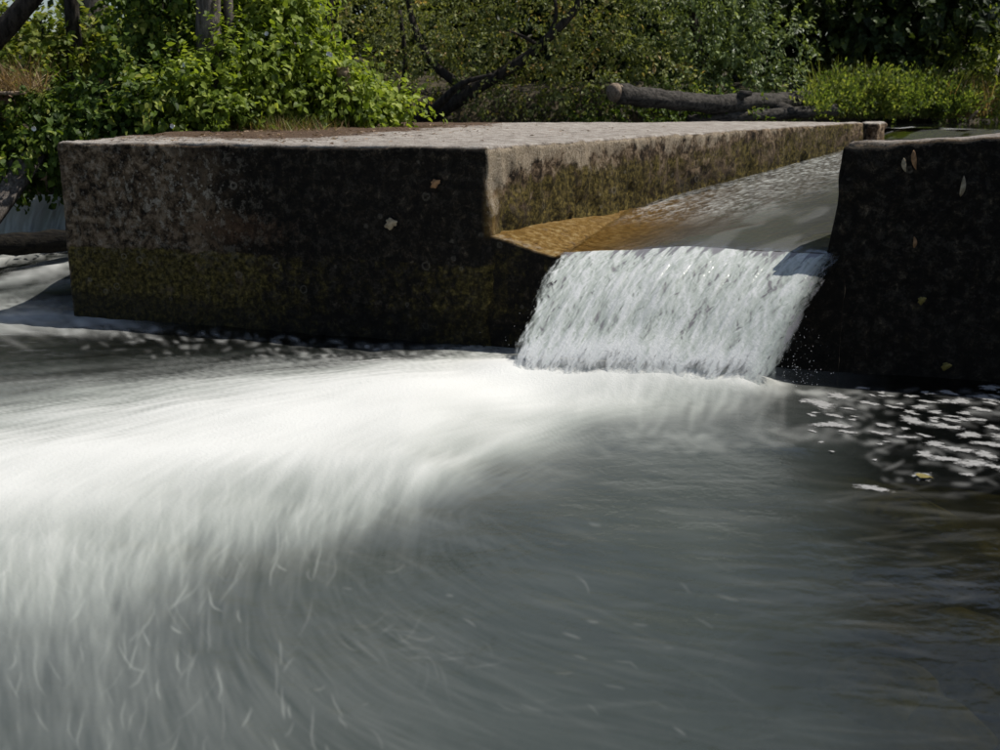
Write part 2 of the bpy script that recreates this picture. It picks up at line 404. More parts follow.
zt_l = lambda u, v: .845 + .006 * u + .012 * (fbm2(u * 3, v * 5, 3, 2) - .5)
Vl, Fl, nl = rough_block([(-2.15, 0), (0.0, 0), (1.495, 5.12), (-2.75, 3.35)], -.45, zt_l, lines(0, 2.15, 230), lines(0, 5.0, 210, 1.35), lines(0, 1.3, 120), .022, disp_left)
s_, y_, z_ = Vl[:, 0], Vl[:, 1], Vl[:, 2]
fr = np.clip(-nl[:, 1], 0, 1); sd = np.clip(nl[:, 0], 0, 1)
w1 = fbm3(Vl * 3.2, 4, 21) - .5; w2 = fbm3(Vl * 9, 4, 22) - .5
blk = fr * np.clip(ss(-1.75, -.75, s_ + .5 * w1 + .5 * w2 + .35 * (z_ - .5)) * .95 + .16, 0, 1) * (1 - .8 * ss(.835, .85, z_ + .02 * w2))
tide = .36 + .05 * ss(-2.1, -1.3, s_) * 0 - .10 * ss(-1.7, -1.2, s_) * 0 + .05 * w1 + .03 * w2
mos = fr * (1 - ss(tide - .012, tide + .02, z_)) * (.80 - .40 * ss(-1.7, -.5, s_) + .22 * np.exp(-((s_ + .05) / .3) ** 2))
wet = fr * (1 - ss(.06, .15, z_ + .10 * w1 - .08 * w2)) * 1.3 + fr * .45 * ss(-1.2, -.75, s_ + .5 * w1) * (1 - ss(.74, .84, z_))
lic = fr * (np.exp(-((s_ + 1.58) / .33) ** 2 - ((z_ - .60) / .15) ** 2) * 1.2 + .20 * (1 - ss(-1.5, -.9, s_)) * ss(.28, .4, z_) + .08)
pale_f = fr * (.85 * ss(.838, .852, z_ + .02 * w2) + .15 * np.exp(-((s_ + 1.2) / .35) ** 2 - ((z_ - .44) / .09) ** 2))
rust = fr * .5 * np.exp(-((s_ + 1.25) / .40) ** 2 - ((z_ - .46) / .11) ** 2) + fr * .3 * np.exp(-((s_ + 2.0) / .2) ** 2 - ((z_ - .40) / .10) ** 2)
zf = np.clip((z_ - .46 - .038 * np.maximum(y_, 0)) / .38, 0, 1)      # height over the channel floor
mos = mos + sd * np.clip(.80 - 1.0 * zf + .8 * w1 + .35 * np.exp(-((zf - .5) / .2) ** 2) , 0, 1) * .95
blk = blk + sd * np.clip(.75 - 1.3 * zf + 1.0 * w2, 0, 1)
pale_f = pale_f + sd * np.clip(ss(.30, .95, zf + .8 * w2 + .25 * np.exp(-(y_ / .2) ** 2)), 0, 1) * .75
alg_s = sd * np.exp(-(y_ / .07) ** 2) * (1 - ss(.5, .75, zf)) * .7 * ss(.46, .49, z_)
tp = nl[:, 2]
lit = ss(.6, .9, tp) * np.clip(ss(-.75, -1.5, s_ + .6 * w1) * ss(.12, .9, y_ + .5 * w1) * .8 + .18 * ss(.1, .6, y_), 0, 1)
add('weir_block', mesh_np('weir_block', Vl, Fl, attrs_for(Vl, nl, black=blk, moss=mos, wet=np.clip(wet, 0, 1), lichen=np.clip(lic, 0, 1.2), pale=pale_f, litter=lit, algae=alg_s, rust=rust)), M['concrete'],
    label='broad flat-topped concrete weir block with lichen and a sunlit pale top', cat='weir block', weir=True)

# --- right block
def disp_right(p, n):
    front = np.clip(-n[:, 1], 0, 1)
    d = .022 * (fbm3(p * 3, 3, 31) - .5) + .014 * (fbm3(p * 14, 3, 32) - .5) + front * .014 * (fbm3(p * np.array([40, 40, 12]), 3, 35) - .5)
    e = (1 - np.max(np.abs(n), axis=1)) * 2.2
    return d - e * .05 * np.clip(fbm3(p * 7, 3, 36) - .45, 0, 1) * 2
def zt_r(u, v): return .885 + .055 * ss(.02, .35, u) + .02 * (fbm2(u * 9, v * 3, 3, 6) - .5) - .015 * v + .02 * ss(.5, 1, u)
Vr, Fr, nr = rough_block([(1.415, 0), (3.9, 0), (3.9, .74), (1.415 + .21, .74)], -.45, zt_r, lines(0, 2.5, 300), lines(0, .72, 60), lines(0, 1.35, 120), .026, disp_right)
flare = np.clip((.9 - Vr[:, 2]) / .9, 0, 1.4)
Vr[:, 0] -= (.05 * flare + .10 * flare ** 2.5) * (1 - ss(1.42, 1.9, Vr[:, 0]))
s_, y_, z_ = Vr[:, 0], Vr[:, 1], Vr[:, 2]; fr = np.clip(-nr[:, 1], 0, 1); w1 = fbm3(Vr * 3.2, 4, 41) - .5
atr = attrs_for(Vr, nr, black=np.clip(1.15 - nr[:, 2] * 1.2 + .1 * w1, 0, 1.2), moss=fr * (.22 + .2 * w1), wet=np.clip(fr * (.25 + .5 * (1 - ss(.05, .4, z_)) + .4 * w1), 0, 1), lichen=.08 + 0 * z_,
                litter=ss(.6, .9, nr[:, 2]) * .34)
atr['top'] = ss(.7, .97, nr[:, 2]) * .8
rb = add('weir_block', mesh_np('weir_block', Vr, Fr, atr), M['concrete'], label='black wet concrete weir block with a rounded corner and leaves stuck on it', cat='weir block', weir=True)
Vw, Fw, nw = rough_block([(1.64, .70), (2.03, .70), (3.35, 5.3), (2.95, 5.3)], -.3, lambda u, v: .80 + 0 * u, lines(0, .4, 14), lines(0, 5, 60), lines(0, 1.1, 30), .03, disp_right)
wwall = add('wing_wall', mesh_np('wing_wall', Vw, Fw, attrs_for(Vw, nw, black=.8 + ZERO(Vw))), M['concrete'], parent=rb)

# --- sill of the spillway (sloping floor between the blocks)
def zt_s(u, v):
    yy = v * 6.0
    x0 = u
    lip = .410 + .074 * (1 - ss(.0, .24, u)) * np.exp(-(yy / 1.0) ** 2)
    bed = np.interp(yy, [0, 1.44, 2.84, 4.64, 5.1, 6.0], [.0, .062, .118, .20, .25, .25])
    return lip + bed - .0 * x0 + .012 * (fbm2(u * 8, yy * 3, 3, 51) - .5)
Vs, Fs, ns = rough_block([(-.03, -.002), (1.46, -.002), (3.4, 6.0), (1.62, 6.0)], -.45, zt_s, lines(0, 1.85, 130), lines(0, 6, 160, 1.3), lines(0, 1.0, 60), .008,
                         lambda p, n: .018 * (fbm3(p * 5, 4, 52) - .5) + .010 * (fbm3(p * 30, 3, 53) - .5))
s_, y_, z_ = Vs[:, 0], Vs[:, 1], Vs[:, 2]; fr = np.clip(-ns[:, 1], 0, 1); w1 = fbm3(Vs * 5, 4, 54) - .5; tpz = ss(.5, .8, ns[:, 2])
xf = s_ - .292 * y_
add('spillway_sill', mesh_np('spillway_sill', Vs, Fs, attrs_for(Vs, ns, top=ZERO(Vs), black=fr * .9 + tpz * .45 * ss(.2, .7, xf), moss=fr * (.45 + .6 * w1) * (1 - ss(.2, .5, s_)) + tpz * .35 * ss(.4, .9, xf), wet=np.clip(fr * (.55 + .4 * (1 - ss(.03, .2, z_))), 0, 1),
    algae=tpz * np.clip(1.05 - .95 * ss(.25, .75, xf) + .6 * w1, 0, 1), pale=tpz * .5 * np.exp(-((y_ - .02) / .09) ** 2) * (1 - ss(.22, .36, s_)))), M['concrete'],
    label='sloping spillway sill stained orange by algae between the two weir blocks', cat='sill', weir=True)

# --- small end stone at the head of the left block
Ve, Fe, ne = rough_block([(1.50, 5.14), (1.60, 5.14), (1.66, 5.42), (1.44, 5.42)], .3, lambda u, v: .838 + 0 * u, lines(0, .12, 16), lines(0, .28, 24), lines(0, .5, 40), .025,
                         lambda p, n: .03 * (fbm3(p * 12, 4, 61) - .5))
add('end_stone', mesh_np('end_stone', Ve, Fe, attrs_for(Ve, ne, moss=.3 + ZERO(Ve), pale=.3 + ZERO(Ve))), M['concrete'], label='small rough stone at the upstream end of the flat-topped block', cat='stone', weir=True)

# ------------------------------------------------------------------ pool water: flow field, foam density, surface
TX = np.arange(0, 1001, 100)
TY = np.array([250, 262, 275, 290, 305, 320, 338, 354, 370, 400, 430, 470, 510, 550, 600, 650, 700, 750])
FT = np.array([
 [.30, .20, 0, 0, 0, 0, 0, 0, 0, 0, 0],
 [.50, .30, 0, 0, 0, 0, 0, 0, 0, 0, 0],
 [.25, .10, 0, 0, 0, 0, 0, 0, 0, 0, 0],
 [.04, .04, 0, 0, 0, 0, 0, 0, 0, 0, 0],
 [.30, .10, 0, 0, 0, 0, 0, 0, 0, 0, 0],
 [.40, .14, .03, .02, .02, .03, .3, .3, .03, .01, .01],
 [.06, .02, .01, .01, .01, .03, .7, .7, .04, .01, .01],  # foam kept low to paint the shade strip at the left block's foot
 [.03, .02, .015, .02, .05, .45, .9, .8, .05, .01, .01],
 [.04, .05, .12, .27, .62, .98, 1, .9, .10, .01, .01],
 [.10, .26, .52, .82, .98, .97, .66, .22, .05, .01, .01],
 [.42, .68, .90, .98, .95, .70, .16, .06, .03, .01, .01],
 [.88, .96, .96, .90, .72, .19, .05, .04, .02, .01, .01],
 [.90, .78, .50, .22, .14, .04, .02, .02, .02, .01, .01],
 [.56, .34, .11, .05, .05, .03, .02, .02, .01, .01, .01],
 [.28, .19, .09, .05, .04, .03, .02, .01, .01, .01, .01],
 [.16, .15, .09, .06, .06, .03, .02, .01, .01, .01, .01],
 [.13, .14, .10, .07, .05, .03, .02, .01, .01, .01, .01],
 [.10, .11, .08, .06, .04, .03, .02, .01, .01, .01, .01]])
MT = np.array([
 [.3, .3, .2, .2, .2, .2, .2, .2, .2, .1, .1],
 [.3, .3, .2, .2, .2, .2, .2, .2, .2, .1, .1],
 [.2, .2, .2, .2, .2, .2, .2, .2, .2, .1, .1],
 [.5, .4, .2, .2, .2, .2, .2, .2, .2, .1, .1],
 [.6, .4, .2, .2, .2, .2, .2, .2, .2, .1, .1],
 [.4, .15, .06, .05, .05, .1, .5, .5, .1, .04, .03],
 [.3, .12, .05, .05, .05, .12, .7, .7, .15, .04, .03],  # low milk paints the same shade strip into the water
 [.3, .2, .15, .15, .2, .6, .9, .9, .25, .05, .03],
 [.4, .45, .55, .7, .9, 1, 1, 1, .35, .05, .03],
 [.9, 1, 1, 1, 1, 1, 1, .9, .35, .05, .03],
 [1, 1, 1, 1, 1, 1, 1, .95, .45, .06, .03],
 [1, 1, 1, 1, 1, 1, 1, 1, .60, .08, .04],
 [1, 1, 1, 1, 1, 1, 1, 1, .64, .12, .05],
 [1, 1, 1, 1, 1, 1, 1, .97, .62, .20, .06],
 [1, 1, 1, 1, 1, 1, 1, .95, .64, .16, .05],
 [1, 1, 1, 1, 1, 1, .98, .92, .60, .18, .10],
 [1, 1, 1, 1, 1, 1, .96, .90, .66, .32, .15],
 [1, 1, 1, 1, 1, 1, .95, .88, .70, .40, .20]])
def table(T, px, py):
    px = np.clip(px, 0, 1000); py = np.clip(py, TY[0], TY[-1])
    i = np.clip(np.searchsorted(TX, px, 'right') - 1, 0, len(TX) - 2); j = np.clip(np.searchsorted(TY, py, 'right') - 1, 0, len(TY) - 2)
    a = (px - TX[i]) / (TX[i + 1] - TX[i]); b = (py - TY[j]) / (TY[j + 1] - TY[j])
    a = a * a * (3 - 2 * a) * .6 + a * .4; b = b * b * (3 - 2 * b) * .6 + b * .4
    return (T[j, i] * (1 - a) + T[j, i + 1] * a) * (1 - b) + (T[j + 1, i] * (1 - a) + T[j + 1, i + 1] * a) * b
us = np.concatenate([np.linspace(-1.5, -.60, 24), np.linspace(-.575, .575, 860), np.linspace(.60, 1.5, 24)])
vs = 1 / np.linspace(1 / 1.15, 1 / 7.5, 540)
VV, UU = np.meshgrid(vs, us, indexing='ij')
PX, PY = (UU * VV).ravel(), VV.ravel()
# flow directions, from streaks seen in the picture (pixel, pixel direction) laid onto the water
FLOW = [(640, 382, -1, .12), (520, 395, -1, .2), (560, 420, -1, .4), (400, 400, -1, .08), (400, 440, -.9, .4), (250, 400, -1, .12), (250, 460, -1, .3), (80, 450, -1, .18), (80, 520, -.8, .5),
        (330, 500, -.6, .8), (420, 490, -.7, .6), (300, 560, -.3, 1), (200, 560, -.5, .8), (180, 620, -.15, 1), (60, 600, -.1, 1), (60, 700, -.05, 1), (200, 700, .2, 1), (300, 690, .6, .7), (330, 620, .4, .9), (400, 640, .8, .5), (400, 540, -.2, 1), (470, 540, .5, .8), (520, 480, -.8, .5), (450, 600, .9, .5), (420, 720, 1, .35),
        (560, 520, 1, .3), (600, 620, 1, .2), (650, 720, 1, .18), (750, 560, 1, .12), (700, 460, 1, .05), (850, 520, 1, .05), (930, 600, 1, -.08), (900, 700, 1, .1), (900, 430, 1, .15), (300, 350, -1, .1), (100, 350, -1, .05), (30, 300, -1, .05), (700, 410, -1, .12)]
c2 = np.zeros(len(PX)); s2 = np.zeros(len(PX))
p0 = project(np.stack([PX, PY, 0 * PX], -1))
for (x, y, dx, dy) in FLOW:
    w = 1 / (((p0[:, 0] - x) / 1.6) ** 2 + (p0[:, 1] - y) ** 2 + 900) ** 1.6
    a = 2 * math.atan2(dy, dx); c2 += w * math.cos(a); s2 += w * math.sin(a)
ang = .5 * np.arctan2(s2, c2)
dyw = -PY ** 2 / (FPX * ZW) * np.sin(ang); dxw = np.cos(ang) * PY / FPX + PX / PY * dyw
nrm = np.hypot(dxw, dyw) + 1e-12; dirx = dxw / nrm; diry = dyw / nrm
dirgx = dirx.reshape(VV.shape); dirgy = diry.reshape(VV.shape)
def lookup(x, y):
    iv = np.clip((1 / 1.15 - 1 / np.maximum(y, .9)) / (1 / 1.15 - 1 / 7.5) * (len(vs) - 1), 0, len(vs) - 1).astype(int)
    iu = np.clip(np.interp(x / np.maximum(y, .9), us, np.arange(len(us))), 0, len(us) - 1).astype(int)
    return dirgx[iv, iu], dirgy[iv, iu]
def streak(step, n, freq, seed, wob=0.0):
    acc = vn2(PX * freq, PY * freq, seed); cnt = 1.0
    for sgn in (1, -1):
        x, y = PX.copy(), PY.copy(); ex_, ey_ = dirx, diry
        for k in range(n):
            dx, dy = lookup(x, y); fl_ = np.where(dx * ex_ + dy * ey_ < 0, -1.0, 1.0); dx = dx * fl_; dy = dy * fl_; ex_, ey_ = dx, dy; x = x + sgn * step * dx; y = y + sgn * step * dy
            w = 1 - (k + 1) / (n + 1); acc = acc + w * vn2(x * freq, y * freq, seed); cnt += w
    acc = acc / cnt; acc = (acc - acc.mean()) / (acc.std() + 1e-9)
    return acc
L1 = streak(.006, 10, 130, 1); L2 = streak(.013, 12, 45, 2); L3 = streak(.04, 9, 11, 3)
def px2grid(x, y):
    v = (375 - y) / FPX; dz = -math.sin(PITCH) + v * math.cos(PITCH); dy = math.cos(PITCH) + v * math.sin(PITCH); k = -ZW / dz
    Y = k * dy; X = (x - 500) / FPX * k
    return np.interp(X / Y, us, np.arange(len(us))), (1 / 1.15 - 1 / Y) / (1 / 1.15 - 1 / 7.5) * (len(vs) - 1)
def splat(A, c, r, amp, sig):
    R = max(1, int(math.ceil(2.2 * sig))); ci = np.round(c).astype(int); ri = np.round(r).astype(int)
    for dr_ in range(-R, R + 1):
        for dc in range(-R, R + 1):
            w = np.exp(-((ri + dr_ - r) ** 2 + (ci + dc - c) ** 2) / (2 * sig * sig))
            a, b = ri + dr_, ci + dc; m_ = (a >= 0) & (a < A.shape[0]) & (b >= 0) & (b < A.shape[1]) & (w > .02)
            np.add.at(A, (a[m_], b[m_]), (amp * w)[m_])
def strokes(A, x0, y0, ang, length, curl, amp, sig, fade=1.0, kink=0.0):
    n = len(x0); m_ = int(max(6, np.max(length) / 2.2)); t = np.linspace(0, 1, m_)
    th = ang[:, None] + curl[:, None] * t[None]
    if kink: th = th + np.cumsum(RS.normal(0, kink, (n, m_)) * (RS.random((n, m_)) < .18), axis=1)
    st_ = (length / m_)[:, None]
    x = x0[:, None] + np.cumsum(np.cos(th) * st_, 1); y = y0[:, None] + np.cumsum(np.sin(th) * st_, 1)
    am = amp[:, None] * (np.sin(np.pi * np.clip(t, .02, 1)) ** .6 if fade == 1 else (1 - t) ** fade * ss(0, .15, t))[None]
    ok_ = (y > 300) & (y < 860); c, r = px2grid(np.clip(x, -120, 1120), np.clip(y, 300, 860))
    dens = (length / m_ / 2.0)[:, None] / (sig * .9) * np.ones_like(x)
    splat(A, c[ok_], r[ok_], (am * np.minimum(dens, 1.2))[ok_], sig)
RS = np.random.default_rng(11)
SB, SG, SN, SE, ST, SC, SL, SK = (np.zeros(VV.shape) for _ in range(8))
def norm(A, t, q_=92): return (A * (t / np.percentile(A[A > 1e-3], q_))).ravel()
rd = math.radians
EDGE = np.array([(640, 396, 158), (560, 418, 152), (500, 444, 145), (455, 468, 138), (415, 482, 130), (370, 496, 122), (310, 508, 116), (240, 520, 111), (160, 540, 105), (80, 562, 99), (-20, 580, 95), (-80, 588, 92)], float)
def edge_at(t): return [np.interp(t, np.linspace(0, 1, len(EDGE)), EDGE[:, k]) for k in range(3)]
for n, lo_, hi_, amp, sig, back in ((1500, 30, 95, .11, 1.0, 34), (700, 40, 130, .09, 2.0, 44), (260, 60, 150, .10, 4.0, 50)):
    t = RS.random(n) ** .8; ex, ey, ea = edge_at(t); g = np.minimum(1, .30 + t * 1.3)
    a = np.radians(ea + RS.normal(0, 13, n)); L_ = RS.uniform(lo_, hi_, n) * g
    off = RS.normal(.35, .55, n) * back * g
    strokes(SE, ex - np.cos(a) * off, ey - np.sin(a) * off, a, L_, RS.normal(-.1, .3, n), amp * RS.uniform(.3, 1.4, n) * g ** 2, sig, 1.3)
# darker troughs between the splashes
n = 420; t = RS.random(n) * .75 + .2; ex, ey, ea = edge_at(t); a = np.radians(ea + RS.normal(0, 12, n))
strokes(ST, ex + RS.normal(0, 25, n), ey - RS.uniform(-10, 60, n), a, RS.uniform(30, 90, n), RS.normal(0, .3, n), .05 * RS.uniform(.3, 1.3, n), 2.5, 1)
# along the plume
n = 900; t = RS.random(n); cx = 640 - 700 * t; cy = 384 + 110 * t ** 1.25 + RS.normal(0, 1, n) * (8 + 45 * t)
a = np.radians(180 - 9 - 9 * t + RS.normal(0, 4, n))
strokes(SN, cx, cy, a, RS.uniform(40, 160, n), RS.normal(-.05, .1, n), .035 * RS.uniform(.2, 1.5, n), 2.0, 1)
n = 700; t = RS.random(n); cx = 640 - 700 * t; cy = 376 + 46 * t + RS.normal(0, 1, n) * (5 + 16 * t); a = np.radians(180 - 6 + RS.normal(0, 4, n))
strokes(SB, cx, cy, a, RS.uniform(30, 140, n), RS.normal(0, .08, n), .07 * RS.uniform(.2, 1.5, n), 1.4, 1)
# boil at the foot of the fall
n = 700; bx = RS.uniform(495, 800, n); by = 368 + (bx - 500) * .045 + np.abs(RS.normal(0, 8, n)); a = np.radians(RS.normal(165, 25, n))
strokes(SC, bx, by, a, RS.uniform(12, 50, n), RS.normal(0, .5, n), .10 * RS.uniform(.3, 1.3, n), 1.6, 1)
# faint long streaks in the pool, and thin glints painted in as foam
n = 420; bx = RS.uniform(280, 900, n); by = RS.uniform(440, 770, n); sl = np.interp(bx, [280, 450, 650, 900], [30, 16, 9, 3])
strokes(SL, bx, by, np.radians(sl + RS.normal(0, 6, n)), RS.uniform(50, 200, n), RS.normal(0, .12, n), .018 * RS.uniform(.2, 1.6, n), 1.3, 1)
strokes(SK, RS.uniform(280, 900, n), RS.uniform(460, 770, n), np.radians(12 + RS.normal(0, 6, n)), RS.uniform(80, 240, n), RS.normal(0, .12, n), .02 * RS.uniform(.2, 1.6, n), 4.0, 1)
n = 190; bx = RS.uniform(-10, 340, n); by = RS.uniform(520, 760, n)
strokes(SG, bx, by, np.radians(RS.normal(95, 16, n)), RS.uniform(14, 54, n), RS.normal(0, .2, n), .055 * RS.uniform(.1, 1.3, n) ** 2.2, .7, 1, .22)
n = 45; bx = RS.uniform(330, 760, n); by = RS.uniform(520, 750, n)
strokes(SG, bx, by, np.radians(RS.normal(18, 18, n)), RS.uniform(8, 30, n), RS.normal(0, .6, n), .04 * RS.uniform(.1, 1.3, n) ** 2, .7, 1, .2)
n = 26; bx = 395 + RS.normal(0, 24, n); by = 648 + .25 * (bx - 395) + RS.normal(0, 6, n)
strokes(SG, bx, by, np.radians(RS.normal(15, 30, n)), RS.uniform(14, 55, n), RS.normal(0, .4, n), .028 * RS.uniform(.1, 1.3, n), .8, 1, .2)
n = 60; bx = RS.uniform(810, 1000, n); by = RS.uniform(490, 620, n)
strokes(SG, bx, by, np.radians(RS.normal(-3, 5, n)), RS.uniform(20, 90, n), RS.normal(0, .15, n), .014 * RS.uniform(.1, 1.5, n), .9, 1)
# lacy film among the foam patches, bits of froth along the foot of the left block
n = 240; bx = RS.uniform(790, 1040, n); by = 386 + RS.random(n) ** 1.2 * 95 * ss(780, 900, bx) + 4
strokes(SG, bx, by, np.radians(RS.normal(6, 10, n)), RS.uniform(6, 30, n), RS.normal(0, .15, n), .07 * RS.uniform(.1, 1.2, n), 1.0, 1)
n = 320; bx = RS.uniform(60, 520, n); by = 320 + (bx - 66) * .066 + np.abs(RS.normal(0, 13, n)) + 2
strokes(SG, bx, by, np.radians(RS.normal(2, 8, n)), RS.uniform(4, 18, n), RS.normal(0, .3, n), .09 * RS.uniform(.1, 1.3, n) ** 2, .75, 1)
n = 120; bx = RS.uniform(-20, 130, n); by = RS.uniform(312, 334, n)
strokes(SG, bx, by, np.radians(RS.normal(4, 8, n)), RS.uniform(12, 50, n), RS.normal(0, .4, n), .06 * RS.uniform(.1, 1.3, n), 1.4, 1)
n = 110; bx = RS.uniform(590, 830, n); by = 438 - .03 * (bx - 650) + RS.normal(0, 8, n)
strokes(SG, bx, by, np.radians(RS.normal(4, 10, n)), RS.uniform(10, 40, n), RS.normal(0, .4, n), .030 * RS.uniform(.1, 1.3, n), 1.6, 1)
SE = norm(SE, .25, 90); SB = norm(SB, .30); SC = norm(SC, .6); SN = norm(SN, .05); ST = norm(ST, .05); SL = norm(SL, .020); SK = norm(SK, .07); SG = SG.ravel()
PZ0 = np.zeros(len(PX))
q = W2L(np.stack([PX, PY, PZ0], -1))
side = ss(-2.0, -2.3, q[:, 0]) * ss(.15, 1.0, q[:, 1])
PZ0 = side * (.15 + .01 * L3)
pp = project(np.stack([PX, PY, PZ0], -1))
jy = (pp[:, 1] - 250) / 500 * (5 * L2 + 4 * L1)
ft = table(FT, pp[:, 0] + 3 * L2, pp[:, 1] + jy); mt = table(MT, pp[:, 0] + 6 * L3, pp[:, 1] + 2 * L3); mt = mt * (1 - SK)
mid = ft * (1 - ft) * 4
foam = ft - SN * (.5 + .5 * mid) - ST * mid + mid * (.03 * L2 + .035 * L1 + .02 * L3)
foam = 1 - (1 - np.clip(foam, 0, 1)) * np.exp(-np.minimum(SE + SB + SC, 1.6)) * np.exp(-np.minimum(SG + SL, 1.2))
mound = np.exp(-((pp[:, 1] - 379 - .045 * (pp[:, 0] - 500)) / 11) ** 2) * ss(450, 520, pp[:, 0]) * ss(800, 735, pp[:, 0])
foam = np.maximum(foam, mound * (.92 + .05 * L1))
chop = ss(300, 312, pp[:, 1]) * ss(372, 352, pp[:, 1]) * ss(560, 480, pp[:, 0])
br = fbm2(PX * 7, PY * 13, 4, 77)
foam += side * (.22 * L3 + .08 * L2)
foam = np.clip((foam - .012) / .988, 0, 1) ** 1.1
hgt = .075 * table(np.clip(FT, 0, .95), pp[:, 0], pp[:, 1]) * ss(330, 400, pp[:, 1]) * (1 - .85 * ss(400, 560, pp[:, 0])) + .062 * mound * (1 + .10 * L3) + .0002 * L2 + .0004 * L3 + .0001 * L1 + .004 * np.minimum(SE, 1)
hgt += chop * .014 * (br - .5) + chop * .006 * (fbm2(PX * 18, PY * 30, 2, 76) - .5) + .012 * (fbm2(PX * 2.2, PY * 3.2, 3, 79) - .5) + (1 - foam) * .006 * (fbm2(PX * 5, PY * 7, 3, 80) - .5)
PZ = PZ0 + hgt
PZG = PZ.reshape(VV.shape)
def pool_z(x, y):
    r = int(round((1 / 1.15 - 1 / y) / (1 / 1.15 - 1 / 7.5) * (len(vs) - 1))); c = int(round(float(np.interp(x / y, us, np.arange(len(us))))))
    return float(PZG[max(0, r - 3):r + 4, max(0, c - 6):c + 7].max())
q = W2L(np.stack([PX, PY, PZ], -1))
keep = ~((q[:, 1] > .25) & (q[:, 0] > -1.95))
kq = keep.reshape(VV.shape); cell = kq[:-1, :-1] | kq[1:, :-1] | kq[:-1, 1:] | kq[1:, 1:]
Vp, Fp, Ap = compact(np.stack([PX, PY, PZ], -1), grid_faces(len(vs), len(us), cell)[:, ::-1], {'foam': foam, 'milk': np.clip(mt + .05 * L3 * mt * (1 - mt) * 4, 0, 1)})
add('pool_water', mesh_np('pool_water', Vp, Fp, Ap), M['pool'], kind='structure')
# the rest of the pool round and behind the camera
ox = np.array([-14, -6, -3, 0, 3, 6, 14.0]); oy = np.array([-14, -5, 0, 1.16])
OX, OY = np.meshgrid(ox, oy, indexing='ij')
n_ = OX.size
add('river_water', mesh_np('river_water', np.stack([OX, OY, 0 * OX], -1).reshape(-1, 3), grid_faces(len(ox), len(oy)), {'foam': np.full(n_, .03), 'milk': np.full(n_, .9)}), M['pool'], kind='structure')

# ------------------------------------------------------------------ channel water and waterfall (local weir frame)
def bedz(y): return np.interp(y, [0, 1.44, 2.84, 4.64, 5.1, 5.9], [.424, .515, .575, .660, .715, .77])
na, nb = 150, 260
ya = lines(-.004, 5.9, nb, 1.3); ta = np.linspace(0, 1, na)
YA, TA = np.meshgrid(ya, ta, indexing='ij')
xl = .292 * YA - .03 + .33 * np.clip(1 - YA / 1.35, 0, 1) ** 1.2
xr = np.interp(YA, [0, .44, .6, 5.9], [1.44, 1.56, 1.70, 3.4])
XA = xl + (xr - xl) * TA
flow_n = fbm2(TA * 9 + .35 * YA, YA * .9, 3, 81) - .5; fine = fbm2(XA * 110 - YA * 34, YA * 22, 2, 82) - .5; fine2 = fbm2(XA * 30 - YA * 9, YA * 5, 3, 84) - .5
edge = np.clip(1 - TA / .05, 0, 1)
ZA = bedz(YA) + .062 * ss(0, .5, TA) * np.exp(-YA / .8) + .014 * flow_n * ss(0, .1, TA) * ss(-.05, .5, YA) + .003 * fine + .004 * fine2 - .02 * edge
hump = np.exp(-((TA - .48 - .10 * YA) / .13) ** 2) * np.exp(-((YA - .35) / .35) ** 2)
ZA += .006 * hump - .022 * np.exp(-np.maximum(YA, 0) / .10) * ss(.1, .4, TA)
rough_l = ss(.62, .18, TA) * ss(.02, .08, TA) * ss(.5, 1.3, YA) * ss(4.9, 4.0, YA)
foam_c = np.clip(rough_l * (.09 + .60 * fine + .22 * fine2) + .05 * ss(.1, .2, flow_n) + .25 * np.clip(fine, 0, 1) * rough_l + .25 * np.exp(-((TA - .03) / .02) ** 2) * ss(1.4, 2, YA) * ss(.0, .15, fine), 0, .8)  # fine flecks paint sparkle into the foam along the left wall
milk_c = np.clip(ss(.10, .55, TA + .20 * np.maximum(YA - .9, 0)) * .80 + .3 * flow_n * ss(.2, .5, TA), 0, .95) * ss(5.3, 4.2, YA)
add('channel_water', mesh_np('channel_water', np.stack([XA, YA, ZA], -1).reshape(-1, 3), grid_faces(nb, na)[:, ::-1], {'foam': foam_c.ravel(), 'milk': milk_c.ravel()}), M['chan'], kind='structure', weir=True)

na, nb = 440, 300
TA, RA = np.meshgrid(np.linspace(0, 1, na), np.linspace(0, 1, nb), indexing='ij')      # across, down
bl = W2L(onz(498, 386)); brr = W2L(onz(774, 398))
x0 = .30 + (1.44 - .30) * TA; z0 = .424 + .062 * ss(0, .5, TA) - .022 * ss(.1, .4, TA) + .006 * np.exp(-((TA - .5) / .13) ** 2)
xb = bl[0] + (brr[0] - bl[0]) * TA; yb = bl[1] + (brr[1] - bl[1]) * TA
down = RA ** 1.0
XF = x0 + (xb - x0) * down; YF = 0 + (yb) * (1.25 * down - .25 * down ** 2); ZF = .015 + (z0 - .015) * (1 - down) ** 1.22 * (1 + .75 * down) + .03 * np.sin(np.pi * TA) * ss(.6, .9, down)
st = fbm2(TA * 60 + RA * 5, RA * 5 + TA * 8, 4, 91) - .5
st3 = fbm2(TA * 15 + RA * 3, RA * 3, 3, 93) - .5
SF = np.zeros(TA.shape); SD = np.zeros(TA.shape)
def fstrokes(A, n, lo_, hi_, amp, sig, spread):
    a0 = RS.uniform(-10, na + 10, n); r0 = RS.uniform(-30, nb, n); L_ = RS.uniform(lo_, hi_, n); th = RS.normal(0, spread, n); k = int(hi_ / 1.5); t = np.linspace(0, 1, k)
    cu = RS.normal(0, .5, n)[:, None] * t[None]
    r = r0[:, None] + np.cumsum(np.cos(th[:, None] + cu) * (L_ / k)[:, None], 1); c = a0[:, None] + np.cumsum(np.sin(th[:, None] + cu) * (L_ / k)[:, None], 1)
    w = amp * RS.uniform(.1, 1.4, n)[:, None] * np.sin(np.pi * np.clip(t, .03, 1))[None] ** .6
    splat(A, r.ravel(), c.ravel(), w.ravel(), sig)
